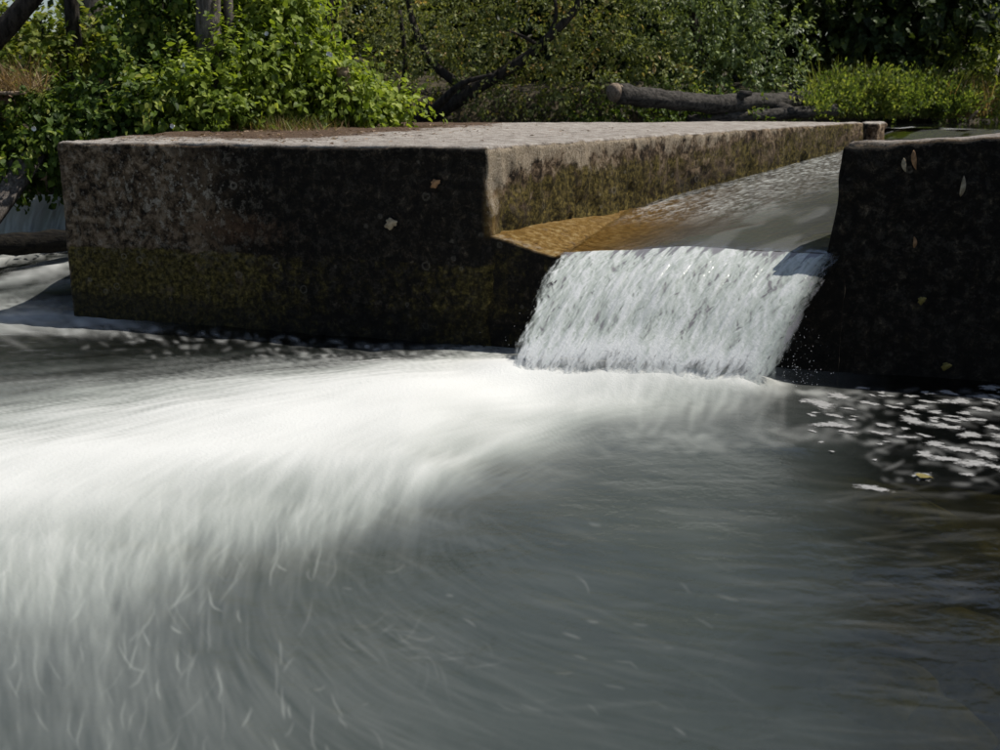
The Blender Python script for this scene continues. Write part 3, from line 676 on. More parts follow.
fstrokes(SF, 4200, 8, 34, .20, .75, .40); fstrokes(SF, 1000, 30, 120, .09, 1.5, .14); fstrokes(SD, 2200, 10, 46, .17, 1.0, .30); fstrokes(SD, 220, 40, 120, .06, 3.5, .2)
st2 = SF - SD; st2 = (st2 - st2.mean()) / st2.std(); st = st / st.std(); st3 = st3 / st3.std()
amp = ss(0, .12, RA)
dsp = amp * (.0010 * st + .0026 * st3) * (1 - .6 * ss(.7, 1, RA))
YF -= dsp * .8; ZF += dsp * .6
edgeL = .10 * (fbm2(RA * 14, RA * 0 + 3.3, 3, 94) - .5)
eL = ss(0, .05, TA + edgeL * .35); eR = ss(1.0, .90, TA + edgeL)
foam_f = (.60 + .10 * st + .20 * st2 + .07 * st3) * ss(-.02, .05, RA + .04 * st) * (.65 + .35 * eL) * (.45 + .55 * eR)
foam_f = foam_f * (1 - .35 * ss(.75, 1, TA) * ss(.35, .8, RA)) + .6 * ss(.6, .92, RA) * ss(1.05, .75, TA)
rag = .5 + .18 * st2 + .12 * st
body = ss(.0, .06, TA + .05 * (rag - .7)) * ss(1.0, .93, TA + .05 * (rag - .3)) * ss(1.0, .82, RA + .16 * (rag - .5))
cellf = (TA > -.1)
Vf, Ff, Af = compact(np.stack([XF, YF, ZF], -1).reshape(-1, 3), grid_faces(na, nb, (cellf[:-1, :-1] & cellf[1:, 1:]))[:, ::-1], {'foam': np.clip(foam_f, 0, 1).ravel(), 'milk': np.full(TA.size, .86), 'body': np.clip(body, 0, 1).ravel()})
add('waterfall', mesh_np('waterfall', Vf, Ff, Af), M['fall'], kind='structure', weir=True)

# upstream pool
ux = np.concatenate([np.linspace(-14, -5, 10), np.linspace(-4.5, 9, 130), np.linspace(10, 24, 12)]); uy = np.linspace(.4, 11, 110)
UX, UY = np.meshgrid(ux, uy, indexing='ij')
mk = (UY > 5.75) | ((UX > 1.85 + .29 * UY) & (UY > .40)) | ((UX < .292 * UY - .25) & (UY > 3.1) & (UX > -2.9))
ok = mk[:-1, :-1] & mk[1:, :-1] & mk[:-1, 1:] & mk[1:, 1:]
curl = np.exp(-((UX - 1.95) / .3) ** 2 - ((UY - 5.9) / .35) ** 2)
UZ = .77 + .002 * (fbm2(UX * 4, UY * 9, 3, 95) - .5) + .05 * curl * (fbm2(UX * 8, UY * 6, 2, 96) - .2)
fo = curl * .8 * ss(.42, .6, fbm2(UX * 14, UY * 7, 3, 97))
Vu, Fu, Au = compact(np.stack([UX, UY, UZ], -1).reshape(-1, 3), grid_faces(len(ux), len(uy), ok), {'foam': fo.ravel(), 'milk': np.full(UX.size, .04)})
add('upstream_water', mesh_np('upstream_water', Vu, Fu, Au), M['upstream'], kind='structure', weir=True)

# small fall behind the left block, in the side channel
a_ = at(-60, 192, 7.25); b_ = at(72, 188, 7.25)
TA, RA = np.meshgrid(np.linspace(0, 1, 110), np.linspace(0, 1, 60), indexing='ij')
stx = fbm2(TA * 30, RA * 2.5, 4, 101) - .5
X_ = a_[0] + (b_[0] - a_[0]) * TA; Z_ = .42 + (.02 - .42) * RA ** 1.4 + .01 * stx; Y_ = 7.32 - .38 * RA - .07 * stx
add('side_waterfall', mesh_np('side_waterfall', np.stack([X_, Y_, Z_], -1).reshape(-1, 3), grid_faces(110, 60)[:, ::-1], {'foam': np.clip(.75 + .9 * stx, 0, 1).ravel(), 'milk': np.full(TA.size, .9), 'body': np.ones(TA.size)}), M['fall'], kind='structure')

# ------------------------------------------------------------------ leaves
def nrmz(v): return v / (np.linalg.norm(v, axis=-1, keepdims=True) + 1e-9)
HEART_V = np.array([[0, .05, 0], [.26, -.04, .05], [.42, .22, .07], [.30, .62, .03], [0, 1, -.14], [-.30, .62, .03], [-.42, .22, .07], [-.26, -.04, .05], [0, .42, -.02]])
HEART_F = np.array([[0, 1, 2], [0, 2, 8], [8, 2, 3], [8, 3, 4], [8, 4, 5], [8, 5, 6], [0, 8, 6], [0, 6, 7]])
LANCE_V = np.array([[0, 0, 0], [.26, .45, .06], [0, 1, -.08], [-.26, .45, .06]])
LANCE_F = np.array([[0, 1, 2], [0, 2, 3]])
BLADE_V = np.array([[-.03, 0, 0], [.03, 0, 0], [.024, .55, .10], [-.024, .55, .10], [0, 1, .35]])
BLADE_F = np.array([[0, 1, 2], [0, 2, 3], [3, 2, 4]])
def leaves(pos, axis, nor, size, tmplV, tmplF, rnd):
    axis = nrmz(axis); side_ = nrmz(np.cross(axis, nor)); nn = np.cross(side_, axis)
    k = len(tmplV)
    V = pos[:, None, :] + size[:, None, None] * (tmplV[None, :, 0:1] * side_[:, None, :] + tmplV[None, :, 1:2] * axis[:, None, :] + tmplV[None, :, 2:3] * nn[:, None, :])
    F = tmplF[None] + (np.arange(len(pos)) * k)[:, None, None]
    return V.reshape(-1, 3), F.reshape(-1, tmplF.shape[1]), np.repeat(rnd, k)
def rdir(n): return nrmz(RNG.normal(size=(n, 3)))
def blob_points(blobs, n, shell=.55):
    """points through a union of ellipsoids, thicker towards the outside; returns point and outward direction"""
    c = np.array([b[0] for b in blobs]); r = np.array([b[1] for b in blobs]); w = np.prod(r, axis=1) ** (2 / 3); w /= w.sum()
    i = RNG.choice(len(blobs), n, p=w); d = rdir(n); rad = RNG.random(n) ** shell
    rad = 1 - (1 - rad) * .8
    return c[i] + d * r[i] * rad[:, None], nrmz(d / r[i])
def sprays(blobs, n_spray, per, length, size, tmpl, droop=.3, upn=.6, spread=.5, shell=.45):
    P, D = blob_points(blobs, n_spray, shell)
    ax = nrmz(D * .7 + rdir(n_spray) * .7 + np.array([0, 0, -droop]))
    tone = RNG.normal(0, .17, n_spray) + .5 * (fbm3(P * 2.3, 3, 5) - .5)
    t = np.tile(np.linspace(0, 1, per), n_spray) + RNG.normal(0, .06, n_spray * per)
    base = np.repeat(P, per, 0) + np.repeat(ax, per, 0) * (t * length * np.repeat(RNG.uniform(.6, 1.3, n_spray), per))[:, None] + RNG.normal(0, length * .06, (n_spray * per, 3))
    sd_ = nrmz(np.cross(np.repeat(ax, per, 0), rdir(n_spray * per)))
    la = np.repeat(ax, per, 0) * .6 + sd_ * spread * 1.6 + np.array([0, 0, -droop * .8])
    nn = nrmz(np.array([0, 0, upn]) + np.repeat(D, per, 0) * .5 + rdir(n_spray * per) * .55)
    s = size * RNG.uniform(.55, 1.25, n_spray * per)
    rnd = np.clip(.5 + np.repeat(tone, per) + RNG.normal(0, .16, n_spray * per), 0, 1)
    return leaves(base, la, nn, s, tmpl[0], tmpl[1], rnd)
HEART = (HEART_V, HEART_F); LANCE = (LANCE_V, LANCE_F); BLADE = (BLADE_V, BLADE_F)
def bl(px, py, Y, rpx, ry=None, depth=1.0):
    c = at(px, py, Y); k = Y / FPX
    return (c, np.array([rpx * k, rpx * k * depth, (ry or rpx) * k]))
def limb_mesh(name, limbs, rough=.35, freq=14, seg=9):
    return mesh_np(name, *merge([tube(spline(p, 14), np.interp(np.linspace(0, 1, 14), np.linspace(0, 1, len(r)), r), seg, rough, freq, i) for i, (p, r) in enumerate(limbs)]))
def tree(name, label, cat, base, limbs, blobs, mat_l, bark, n_spray, per, length, size, tmpl=LANCE, group=None, crown='crown', trunk='trunk', **kw):
    r = empty(name, base, label, cat, group)
    if limbs: part(trunk, limb_mesh(trunk, limbs), bark, r)
    v, f, rn = sprays(blobs, n_spray, per, length, size, tmpl, **kw)
    part(crown, mesh_np(crown, v, f, {'rnd': rn}, smooth=False), mat_l, r, kind='stuff' if crown == 'foliage' else None)
    return r

# far woods: individual trees in two rows
def far_tree(x, y, h, rad, mat, label, n=900, size=.16):
    b = np.array([x, y, 1.0])
    blobs = []
    for k in range(11):
        a = RNG.uniform(0, 6.28); rr = RNG.uniform(.1, .75) * rad; z = RNG.uniform(.6, h)
        blobs.append((b + [rr * math.cos(a), rr * math.sin(a) * .7, z], np.array([1, .8, .75]) * rad * RNG.uniform(.38, .62)))
    top = b + [0.2, 0, h]
    limbs = [([b + [0, 0, -.3], b + [.1, 0, h * .4], top], [.16, .12, .04])] + [([b + [.1, 0, h * .3], b + [dx * .5, .1, h * .5], b + [dx, .2, h * .8]], [.08, .05, .02]) for dx in (-rad * .7, rad * .7)]
    return tree('woodland_tree', label, 'tree', b, limbs, blobs, mat, M['bark_dark'], n, 11, .45, size, LANCE, 'trees of the wood beyond the upstream water', upn=.5, shell=.6)
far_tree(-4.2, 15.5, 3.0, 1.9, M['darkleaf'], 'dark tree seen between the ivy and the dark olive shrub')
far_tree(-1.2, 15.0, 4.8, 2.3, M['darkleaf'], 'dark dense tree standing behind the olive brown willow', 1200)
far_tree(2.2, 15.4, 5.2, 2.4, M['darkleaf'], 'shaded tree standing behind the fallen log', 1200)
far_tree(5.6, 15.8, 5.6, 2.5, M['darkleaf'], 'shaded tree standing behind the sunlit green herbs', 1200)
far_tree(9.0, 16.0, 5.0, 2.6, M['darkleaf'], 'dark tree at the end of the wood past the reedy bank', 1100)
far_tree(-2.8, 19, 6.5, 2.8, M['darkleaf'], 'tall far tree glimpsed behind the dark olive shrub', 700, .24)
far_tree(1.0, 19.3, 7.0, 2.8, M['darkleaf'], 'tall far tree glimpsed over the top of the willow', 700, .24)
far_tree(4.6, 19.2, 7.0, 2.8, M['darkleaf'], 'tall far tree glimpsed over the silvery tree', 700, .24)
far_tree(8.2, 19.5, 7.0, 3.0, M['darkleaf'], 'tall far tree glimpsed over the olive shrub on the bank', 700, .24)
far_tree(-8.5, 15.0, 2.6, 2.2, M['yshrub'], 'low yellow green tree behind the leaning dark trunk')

# willow-like shrub
w0 = at(440, 118, 10.9)
tree('willow', 'olive brown willow leaning right over the flat-topped block, with a bare dark limb', 'tree', (w0[0], w0[1], .9),
     [([at(425, 122, 10.9), at(470, 92, 10.8), at(520, 62, 10.7), at(548, 38, 10.6), at(578, 5, 10.6), at(590, -40, 10.6)], [.07, .065, .05, .045, .035, .02]),
      ([at(400, 132, 11.1), at(435, 108, 10.6), at(460, 85, 10.4), at(492, 74, 10.3)], [.055, .045, .03, .012]),
      ([at(548, 38, 10.6), at(556, 15, 10.6), at(552, -20, 10.7)], [.025, .02, .01]),
      ([at(470, 92, 10.8), at(430, 60, 11), at(410, 10, 11.2), at(405, -60, 11.2)], [.05, .04, .03, .02]),
      ([at(540, 46, 10.6), at(520, 35, 10.5), at(505, 30, 10.5)], [.02, .014, .006])],
     [bl(470, 60, 11, 55, 42), bl(530, 30, 11, 60, 40), bl(590, 60, 11, 50, 45), bl(520, 90, 10.9, 55, 25), bl(590, 95, 10.9, 45, 24), bl(440, 20, 11.3, 60, 40), bl(600, 10, 11.2, 60, 40), bl(500, -40, 11.4, 90, 50), bl(600, -60, 11.4, 90, 50), bl(420, 100, 11.3, 30, 20), bl(650, 70, 11.3, 40, 35)],
     M['olive'], M['bark_dark'], 1500, 12, .22, .052, droop=.35, upn=.4)
# shrub behind the ivy
s0 = at(370, 110, 12.2)
tree('shrub', 'dark olive shrub between the bright ivy and the willow', 'shrub', (s0[0], s0[1], .9),
     [([at(325, 110, 12), at(325, 60, 12), at(328, 20, 12), at(335, -60, 12)], [.05, .05, .045, .04]), ([at(395, 120, 12), at(405, 70, 12), at(400, 10, 12)], [.04, .03, .02])],
     [bl(380, 90, 12.3, 45, 40), bl(350, 40, 12.6, 55, 40), bl(420, 50, 12.6, 45, 45), bl(370, -20, 12.8, 80, 50), bl(430, 105, 12.0, 30, 20)], M['olive'], M['bark_dark'], 650, 12, .24, .055)
# silvery tree
v0 = at(700, 110, 11.8)
tree('silver_tree', 'silvery grey-green tree behind the fallen log', 'tree', (v0[0], v0[1], .95),
     [([at(705, 118, 11.9), at(700, 60, 11.9), at(690, 0, 12), at(680, -60, 12)], [.06, .055, .045, .03])],
     [bl(690, 60, 11.7, 35, 30), bl(740, 75, 11.7, 40, 30), bl(720, 30, 11.9, 45, 30), bl(770, 45, 11.9, 40, 30), bl(660, 100, 11.5, 40, 22), bl(730, 105, 11.6, 40, 16), bl(780, 90, 11.6, 30, 22), bl(700, -30, 12, 90, 45), bl(650, 30, 12, 40, 35)],
     M['silver'], M['bark_dark'], 1100, 12, .24, .060, droop=.45)
# low bright bush under the log
g0 = at(670, 118, 10.9)
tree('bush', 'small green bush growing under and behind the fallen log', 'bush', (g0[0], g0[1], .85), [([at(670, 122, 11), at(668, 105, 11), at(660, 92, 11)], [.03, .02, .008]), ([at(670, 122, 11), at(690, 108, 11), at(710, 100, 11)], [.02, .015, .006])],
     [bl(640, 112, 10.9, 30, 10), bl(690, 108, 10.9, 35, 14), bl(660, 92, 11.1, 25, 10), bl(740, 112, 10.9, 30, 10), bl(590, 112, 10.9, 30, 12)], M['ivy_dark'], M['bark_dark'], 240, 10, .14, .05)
# dark overhanging tree on the right
d0 = at(870, 100, 12.6)
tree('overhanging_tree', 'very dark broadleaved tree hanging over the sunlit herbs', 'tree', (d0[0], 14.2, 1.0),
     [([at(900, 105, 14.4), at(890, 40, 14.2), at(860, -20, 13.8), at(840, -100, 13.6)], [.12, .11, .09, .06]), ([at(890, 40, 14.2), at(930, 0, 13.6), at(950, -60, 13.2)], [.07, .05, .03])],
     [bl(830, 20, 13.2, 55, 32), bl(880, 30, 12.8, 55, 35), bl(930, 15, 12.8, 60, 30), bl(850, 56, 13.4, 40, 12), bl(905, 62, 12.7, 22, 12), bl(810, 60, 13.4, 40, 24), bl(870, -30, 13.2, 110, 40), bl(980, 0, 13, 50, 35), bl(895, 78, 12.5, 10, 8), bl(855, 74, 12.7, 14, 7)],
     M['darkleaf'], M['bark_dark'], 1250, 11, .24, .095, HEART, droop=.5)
# sunlit shrub far right
r0 = at(975, 110, 12.6)
tree('bank_shrub', 'olive green shrub on the bank right of the sunlit herbs', 'shrub', (r0[0], r0[1], 1.0), [([at(985, 118, 12.6), at(980, 80, 12.6), at(960, 30, 12.6)], [.04, .03, .015]), ([at(985, 118, 12.6), at(1000, 80, 12.6), at(1010, 20, 12.6)], [.04, .03, .015])],
     [bl(960, 60, 12.4, 30, 22), bl(990, 70, 12.3, 35, 30), bl(940, 75, 12.6, 30, 20), bl(985, 35, 12.5, 35, 20), bl(1030, 60, 12.5, 40, 50), bl(1000, 100, 12.3, 30, 14)], M['yshrub'], M['bark_dark'], 520, 11, .2, .055)
# far-bank herbs (one mass)
def blades(n, pos_fn, h, lean, wid, mat, name, label, cat):
    p, rn = pos_fn(n)
    ax = nrmz(np.stack([RNG.normal(0, lean, n), RNG.normal(0, lean, n), np.ones(n)], -1)); nn = rdir(n)
    t = BLADE_V.copy(); t[:, 0] *= wid
    v, f, r_ = leaves(p, ax, nn, h * RNG.uniform(.4, 1.15, n), t, BLADE_F, rn)
    return mesh_np(name, v, f, {'rnd': r_}, smooth=False)
hr = empty('herb_patch', at(880, 120, 11.9), 'sunlit bright green herbs and grasses on the far bank', 'herbs')
hb = []
for k in range(34):
    x_ = RNG.uniform(814, 965); hgt_ = 10 + 16 * RNG.random() * math.sin(math.pi * min(1, max(.15, (x_ - 800) / 150))); hb.append(bl(x_, 117 - hgt_ * RNG.uniform(.5, 1.3), 10.9 + (x_ - 814) / 150 * 1.0 + RNG.uniform(-.1, .4), RNG.uniform(6, 14), hgt_ * .6))
v, f, rn = sprays(hb, 950, 11, .20, .042, LANCE, droop=-.8, upn=.6)
part('foliage', mesh_np('foliage', v, f, {'rnd': rn}, smooth=False), M['herb'], hr, kind='stuff')
def bank_pos(n):
    px = RNG.uniform(815, 1010, n); py = RNG.uniform(112, 119, n); Y = 11.4 + (px - 815) / 190 * 1.2 + RNG.uniform(-.2, .5, n)
    return np.array([at(a, b, c) for a, b, c in zip(px, py, Y)]), np.clip(RNG.normal(.55, .25, n), 0, 1)
part('grass', blades(2200, bank_pos, .50, .25, .4, M['grass'], 'grass', '', ''), M['grass'], hr, kind='stuff')
def dry_pos(n):
    px = RNG.normal(968, 16, n); py = RNG.uniform(108, 118, n); Y = RNG.uniform(11.9, 12.4, n)
    return np.array([at(a, b, c) for a, b, c in zip(px, py, Y)]), RNG.random(n)
part('dry_grass', blades(350, dry_pos, .4, .35, .4, M['dry'], 'dry_grass', '', ''), M['dry'], hr, kind='stuff')

# ------------------------------------------------------------------ fallen logs
lg = empty('fallen_log', at(700, 122, 10.2), 'long grey fallen log with a sawn pale end propped behind the flat-topped block', 'log')
lp = spline([at(616, 93, 9.9), at(650, 98, 10.1), at(690, 102, 10.4), at(730, 104, 10.7), at(775, 103, 11.1), at(830, 100, 11.6), at(865, 98, 11.9)], 40)
part('bark', mesh_np('bark', *tube(lp, np.interp(np.linspace(0, 1, 40), [0, .3, .6, .75, 1], [.085, .085, .09, .105, .11]), 34, .6, 17, 3)), M['log'], lg)
e0 = lp[0]; ax = nrmz(lp[0] - lp[2])
part('sawn_end', mesh_np('sawn_end', *tube([e0 + ax * .05 + np.array([0, 0, -.012]), e0 + ax * .02, e0 - ax * .02], [.074, .083, .085], 26, .12, 9, 4)), M['cut'], lg)
part('knot', mesh_np('knot', *tube([at(738, 100, 10.72), at(742, 94, 10.68), at(752, 93, 10.66)], [.05, .045, .02], 12, .4, 20, 5)), M['log'], lg)
part('branch_stub', mesh_np('branch_stub', *tube(spline([at(775, 107, 11.05), at(795, 113, 10.9), at(815, 112, 10.9)], 8), [.07, .065, .06, .06, .05, .05, .04, .03], 12, .4, 20, 5)), M['log'], lg)
l2 = spline([at(688, 120, 10.6), at(730, 117, 10.7), at(780, 114, 10.9), at(835, 110, 11.2)], 24)
o = add('fallen_log', mesh_np('fallen_log', *tube(l2, np.linspace(.045, .06, 24), 18, .35, 12, 8)), M['log'], label='thinner dark log lying flat beneath the sawn log', cat='log')
o = add('stick', mesh_np('stick', *tube(spline([at(968, 121, 11.8), at(972, 116, 11.75), at(978, 111, 11.7)], 6), [.012, .013, .014, .013, .012, .01], 7, .2, 30, 1)), M['cut'], label='short pale stick poking out of the upstream water', cat='stick')

# ------------------------------------------------------------------ ivy and the left bank
def ivy(name, label, base, blobs, mat, n_spray, per, size, n_single, stems):
    r = empty(name, base, label, 'climbing plant')
    if stems: part('stem', limb_mesh('stem', stems, .3, 20, 6), M['bark_dark'], r)
    v, f, rn = sprays(blobs, n_spray, per, .20, size, HEART, droop=.55, upn=.55, spread=.55, shell=.5)
    part('foliage', mesh_np('foliage', v, f, {'rnd': rn}, smooth=False), mat, r, kind='stuff')
    # loose shoots standing out of the mound
    Q_, D_ = blob_points(blobs, 260, .02); up_ = D_[:, 2] > .15; Q_ = Q_[up_]; D_ = D_[up_]; m_ = len(Q_); per_ = 9
    ax_ = nrmz(D_ * .8 + np.array([0, 0, .5]) + rdir(m_) * .5); t_ = np.tile(np.linspace(0, 1, per_), m_)
    b_ = np.repeat(Q_, per_, 0) + np.repeat(ax_, per_, 0) * (t_ * np.repeat(RNG.uniform(.1, .26, m_), per_))[:, None]
    la_ = nrmz(np.cross(np.repeat(ax_, per_, 0), rdir(m_ * per_))) + np.array([0, 0, -.35]); rn_ = np.clip(RNG.normal(.72, .18, m_ * per_), 0, 1)
    v2, f2, r2 = leaves(b_, la_, nrmz(np.array([0, 0, .8]) + rdir(m_ * per_) * .5), size * (1.05 - .6 * t_), HEART_V, HEART_F, rn_)
    part('shoots', mesh_np('shoots', v2, f2, {'rnd': r2}, smooth=False), mat, r, kind='stuff')
    # the leaves that show largest, each on its own
    P, D = blob_points(blobs, n_single * 6, .02)
    vis = (D @ np.array([0, -1, .35])) > .45
    P = P[vis][:n_single]; D = D[vis][:n_single]
    lm = []
    for k in range(4):
        vv, ff, rr = leaves(np.zeros((1, 3)), np.array([[0, 1.0, 0]]), np.array([[0, 0, 1.0]]), np.ones(1), HEART_V * np.array([1, 1, 1 + k * .6]), HEART_F, np.array([.45 + .16 * k]))
        m_ = mesh_np('leaf', vv, ff, {'rnd': rr}, smooth=False); m_.materials.append(mat); lm.append(m_)
    for p, d in zip(P, D):
        o = bpy.data.objects.new('leaf', lm[random.randrange(4)]); COL.objects.link(o); o.parent = r
        a = nrmz(np.array([random.gauss(0, .5), random.gauss(-.2, .3), -.8]) + d * .3); n_ = nrmz(d * .6 + np.array([0, 0, .9]) + RNG.normal(0, .3, 3)); s_ = nrmz(np.cross(a, n_)); n_ = np.cross(s_, a)
        k = size * random.uniform(.9, 1.3)
        q_ = p + d * .03 - np.array(r.location)
        o.matrix_local = Matrix(((s_[0] * k, a[0] * k, n_[0] * k, q_[0]), (s_[1] * k, a[1] * k, n_[1] * k, q_[1]), (s_[2] * k, a[2] * k, n_[2] * k, q_[2]), (0, 0, 0, 1)))
    return r
IV = ivy('ivy', 'bright sunlit climbing plant mounded over the back of the flat-topped block', at(280, 128, 7.4),
    [bl(250, 70, 7.3, 48, 45), bl(200, 95, 7.0, 42, 32), bl(300, 98, 7.5, 45, 26), bl(285, 35, 7.5, 36, 40), bl(350, 103, 7.7, 36, 20), bl(395, 110, 7.9, 20, 13), bl(378, 98, 7.9, 18, 16), bl(225, 112, 6.95, 36, 18), bl(335, 82, 7.6, 32, 20), bl(180, 112, 6.85, 30, 20), bl(290, 2, 7.6, 26, 25), bl(265, -20, 7.6, 30, 30), bl(310, 66, 7.6, 30, 22)],
    M['ivy'], 1700, 9, .046, 180, [([at(260, 128, 7.5), at(265, 80, 7.5), at(285, 20, 7.6), at(290, -40, 7.6)], [.03, .025, .02, .015]), ([at(340, 125, 7.8), at(360, 108, 7.8), at(385, 100, 7.9)], [.015, .012, .008])])
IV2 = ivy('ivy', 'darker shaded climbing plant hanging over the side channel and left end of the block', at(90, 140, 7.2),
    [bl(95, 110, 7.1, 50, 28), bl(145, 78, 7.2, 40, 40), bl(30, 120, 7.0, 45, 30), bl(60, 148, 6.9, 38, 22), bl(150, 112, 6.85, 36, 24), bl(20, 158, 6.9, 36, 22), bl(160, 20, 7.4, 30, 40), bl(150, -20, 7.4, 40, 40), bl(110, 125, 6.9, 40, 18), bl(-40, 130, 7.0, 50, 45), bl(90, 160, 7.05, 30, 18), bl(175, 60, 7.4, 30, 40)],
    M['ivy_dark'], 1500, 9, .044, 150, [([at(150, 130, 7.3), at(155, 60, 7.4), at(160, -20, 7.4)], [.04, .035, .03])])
y0 = at(60, 90, 8.6)
tree('yellow_shrub', 'yellow green shrub growing under the leaning dark trunk', 'shrub', (y0[0], y0[1], .9), [([at(60, 120, 8.7), at(50, 60, 8.7), at(40, 20, 8.7)], [.03, .025, .012]), ([at(60, 120, 8.7), at(100, 60, 8.7), at(120, 20, 8.7)], [.03, .02, .01])],
     [bl(40, 55, 8.5, 45, 34), bl(90, 48, 8.6, 40, 26), bl(10, 80, 8.3, 40, 26), bl(60, 30, 8.9, 60, 18), bl(125, 40, 8.7, 35, 28), bl(-40, 50, 8.6, 50, 50)], M['yshrub'], M['bark_dark'], 620, 11, .2, .05, HEART)
def trunk_only(name, label, pts, rad, mat, cat='tree', group=None, rough=.25):
    r = empty(name, pts[0], label, cat, group)
    part('trunk', limb_mesh('trunk', [(pts, rad)], rough, 9, 14), mat, r); return r
trunk_only('tree_trunk', 'stout grey trunk rising out of the bright climbing plant', [at(210, 130, 7.2), at(210, 60, 7.2), at(208, 0, 7.2), at(206, -140, 7.2)], [.09, .08, .075, .07], M['bark'])
trunk_only('tree_trunk', 'thin pale trunk close beside the stout grey trunk', [at(233, 130, 7.3), at(231, 50, 7.3), at(228, 0, 7.3), at(222, -140, 7.3)], [.035, .03, .03, .028], M['bark'])
trunk_only('tree_trunk', 'dark forked trunk rising from the yellow green shrub', [at(76, 120, 8.5), at(74, 40, 8.45), at(71, 0, 8.4), at(66, -140, 8.4)], [.06, .055, .05, .045], M['bark_dark'])
trunk_only('tree_trunk', 'broad grey-brown trunk just behind the yellow green shrub', [at(92, 120, 8.8), at(91, 40, 8.8), at(90, 0, 8.8), at(90, -140, 8.8)], [.14, .135, .13, .12], M['bark'])
trunk_only('leaning_trunk', 'dark bare trunk leaning steeply across the patch of sky', [at(-70, 105, 7.2), at(-30, 65, 7.2), at(0, 34, 7.2), at(26, 4, 7.2), at(100, -80, 7.2)], [.085, .075, .065, .06, .05], M['bark_dark'])
st = empty('stump', at(344, 110, 7.55), 'short broken brown stump poking out of the bright climbing plant', 'stump')
part('trunk', mesh_np('trunk', *tube([at(346, 112, 7.5), at(345, 90, 7.5), at(343, 72, 7.45), at(342, 67, 7.45)], [.05, .047, .044, .036], 14, .5, 30, 3)), M['cut'], st)
# white flowers on the ivy
fl = []
for px, py, Y in [(267, 34, 7.25), (310, 43, 7.3), (329, 54, 7.35), (331, 55, 7.35), (173, 126, 6.72), (185, 65, 7.0), (34, 128, 6.7)]:
    c = at(px, py, Y - .15); k = 12; a = np.linspace(0, 2 * np.pi, k, endpoint=False)
    rim = np.stack([.014 * np.cos(a), -.010 + .003 * np.sin(a * 5), .014 * np.sin(a)], -1); V = np.concatenate([rim, [[0, .02, 0]]]); 
    o = bpy.data.objects.new('flower', mesh_np('flower', V, np.array([[i, (i + 1) % k, k] for i in range(k)]))); COL.objects.link(o); o.data.materials.append(M['petal'])
    rt = IV2 if px < 60 else IV
    o.parent = rt; o.location = Vector(c) - rt.location; o.rotation_euler = (random.uniform(-.4, .4), 0, random.uniform(-.5, .5))
# wood and driftwood in the side channel
def slab(p0, p1, w, t, roll_up, seed=0):
    p0, p1 = np.array(p0), np.array(p1); n = 14; d = nrmz(p1 - p0); s_ = nrmz(np.cross(d, roll_up)); u = np.cross(s_, d)
    prof = np.array([[-1, -1], [0, -1.05], [1, -1], [1.05, 0], [1, 1], [0, 1.05], [-1, 1], [-1.05, 0]]) * .5
    V = []
    for i in range(n):
        c = p0 + (p1 - p0) * i / (n - 1); e = 1 - .25 * (i in (0, n - 1))
        q_ = c + (prof[:, :1] * w * e) * s_ + (prof[:, 1:] * t * e) * u
        V.append(q_ + (fbm3(q_ * 14, 3, seed)[:, None] - .5) * .35 * t)
    V = np.concatenate(V); Q = np.array([(i * 8 + j, i * 8 + (j + 1) % 8, (i + 1) * 8 + (j + 1) % 8, (i + 1) * 8 + j) for i in range(n - 1) for j in range(8)]); V = np.concatenate([V, [p0, p1]])
    T = np.array([(len(V) - 2, (j + 1) % 8, j) for j in range(8)] + [(len(V) - 1, (n - 1) * 8 + j, (n - 1) * 8 + (j + 1) % 8) for j in range(8)])
    return V, [Q, T]
add('plank', mesh_np('plank', *slab(at(-30, 245, 6.35), at(38, 152, 6.8), .12, .05, [0, -1, .4], 1)), M['plank'], label='weathered split plank slanting up out of the small side fall', cat='plank')
add('plank', mesh_np('plank', *slab(at(-30, 232, 6.5), at(24, 152, 6.9), .07, .05, [0, -1, .2], 2)), M['plank'], label='narrower weathered plank leaning just behind the split plank', cat='plank')
add('ledge_log', mesh_np('ledge_log', *tube(spline([at(-120, 252, 6.2), at(0, 245, 6.25), at(30, 243, 6.3), at(75, 239, 6.35)], 30), np.full(30, .062), 18, .45, 12, 6)), M['wetlog'], label='black wet log lying across the side channel below its small fall', cat='log')
bd = empty('old_wall', at(0, 118, 7.6), 'piece of old brown wall with a pale board on top at the left bank', 'wall')
part('board', mesh_np('board', *slab(at(-60, 93, 6.75), at(24, 93, 6.85), .16, .022, [0, 0, 1], 3)), M['cut'], bd)
part('masonry', mesh_np('masonry', *slab(at(-60, 107, 6.85), at(16, 107, 6.93), .10, .17, [0, 0, 1], 4)), M['brickish'], bd)
dr = empty('dry_twigs', at(20, 88, 7.0), 'tangle of dry brown twigs and grass lying on the old wall', 'twigs')
def tw(n):
    px = RNG.uniform(-20, 46, n); py = RNG.uniform(84, 94, n); return np.array([at(a, b, 6.75 + c) for a, b, c in zip(px, py, RNG.uniform(0, .25, n))]), RNG.random(n)
part('dry_grass', blades(420, tw, .22, .9, .35, None, 'dry_grass', '', ''), M['dry'], dr, kind='stuff')

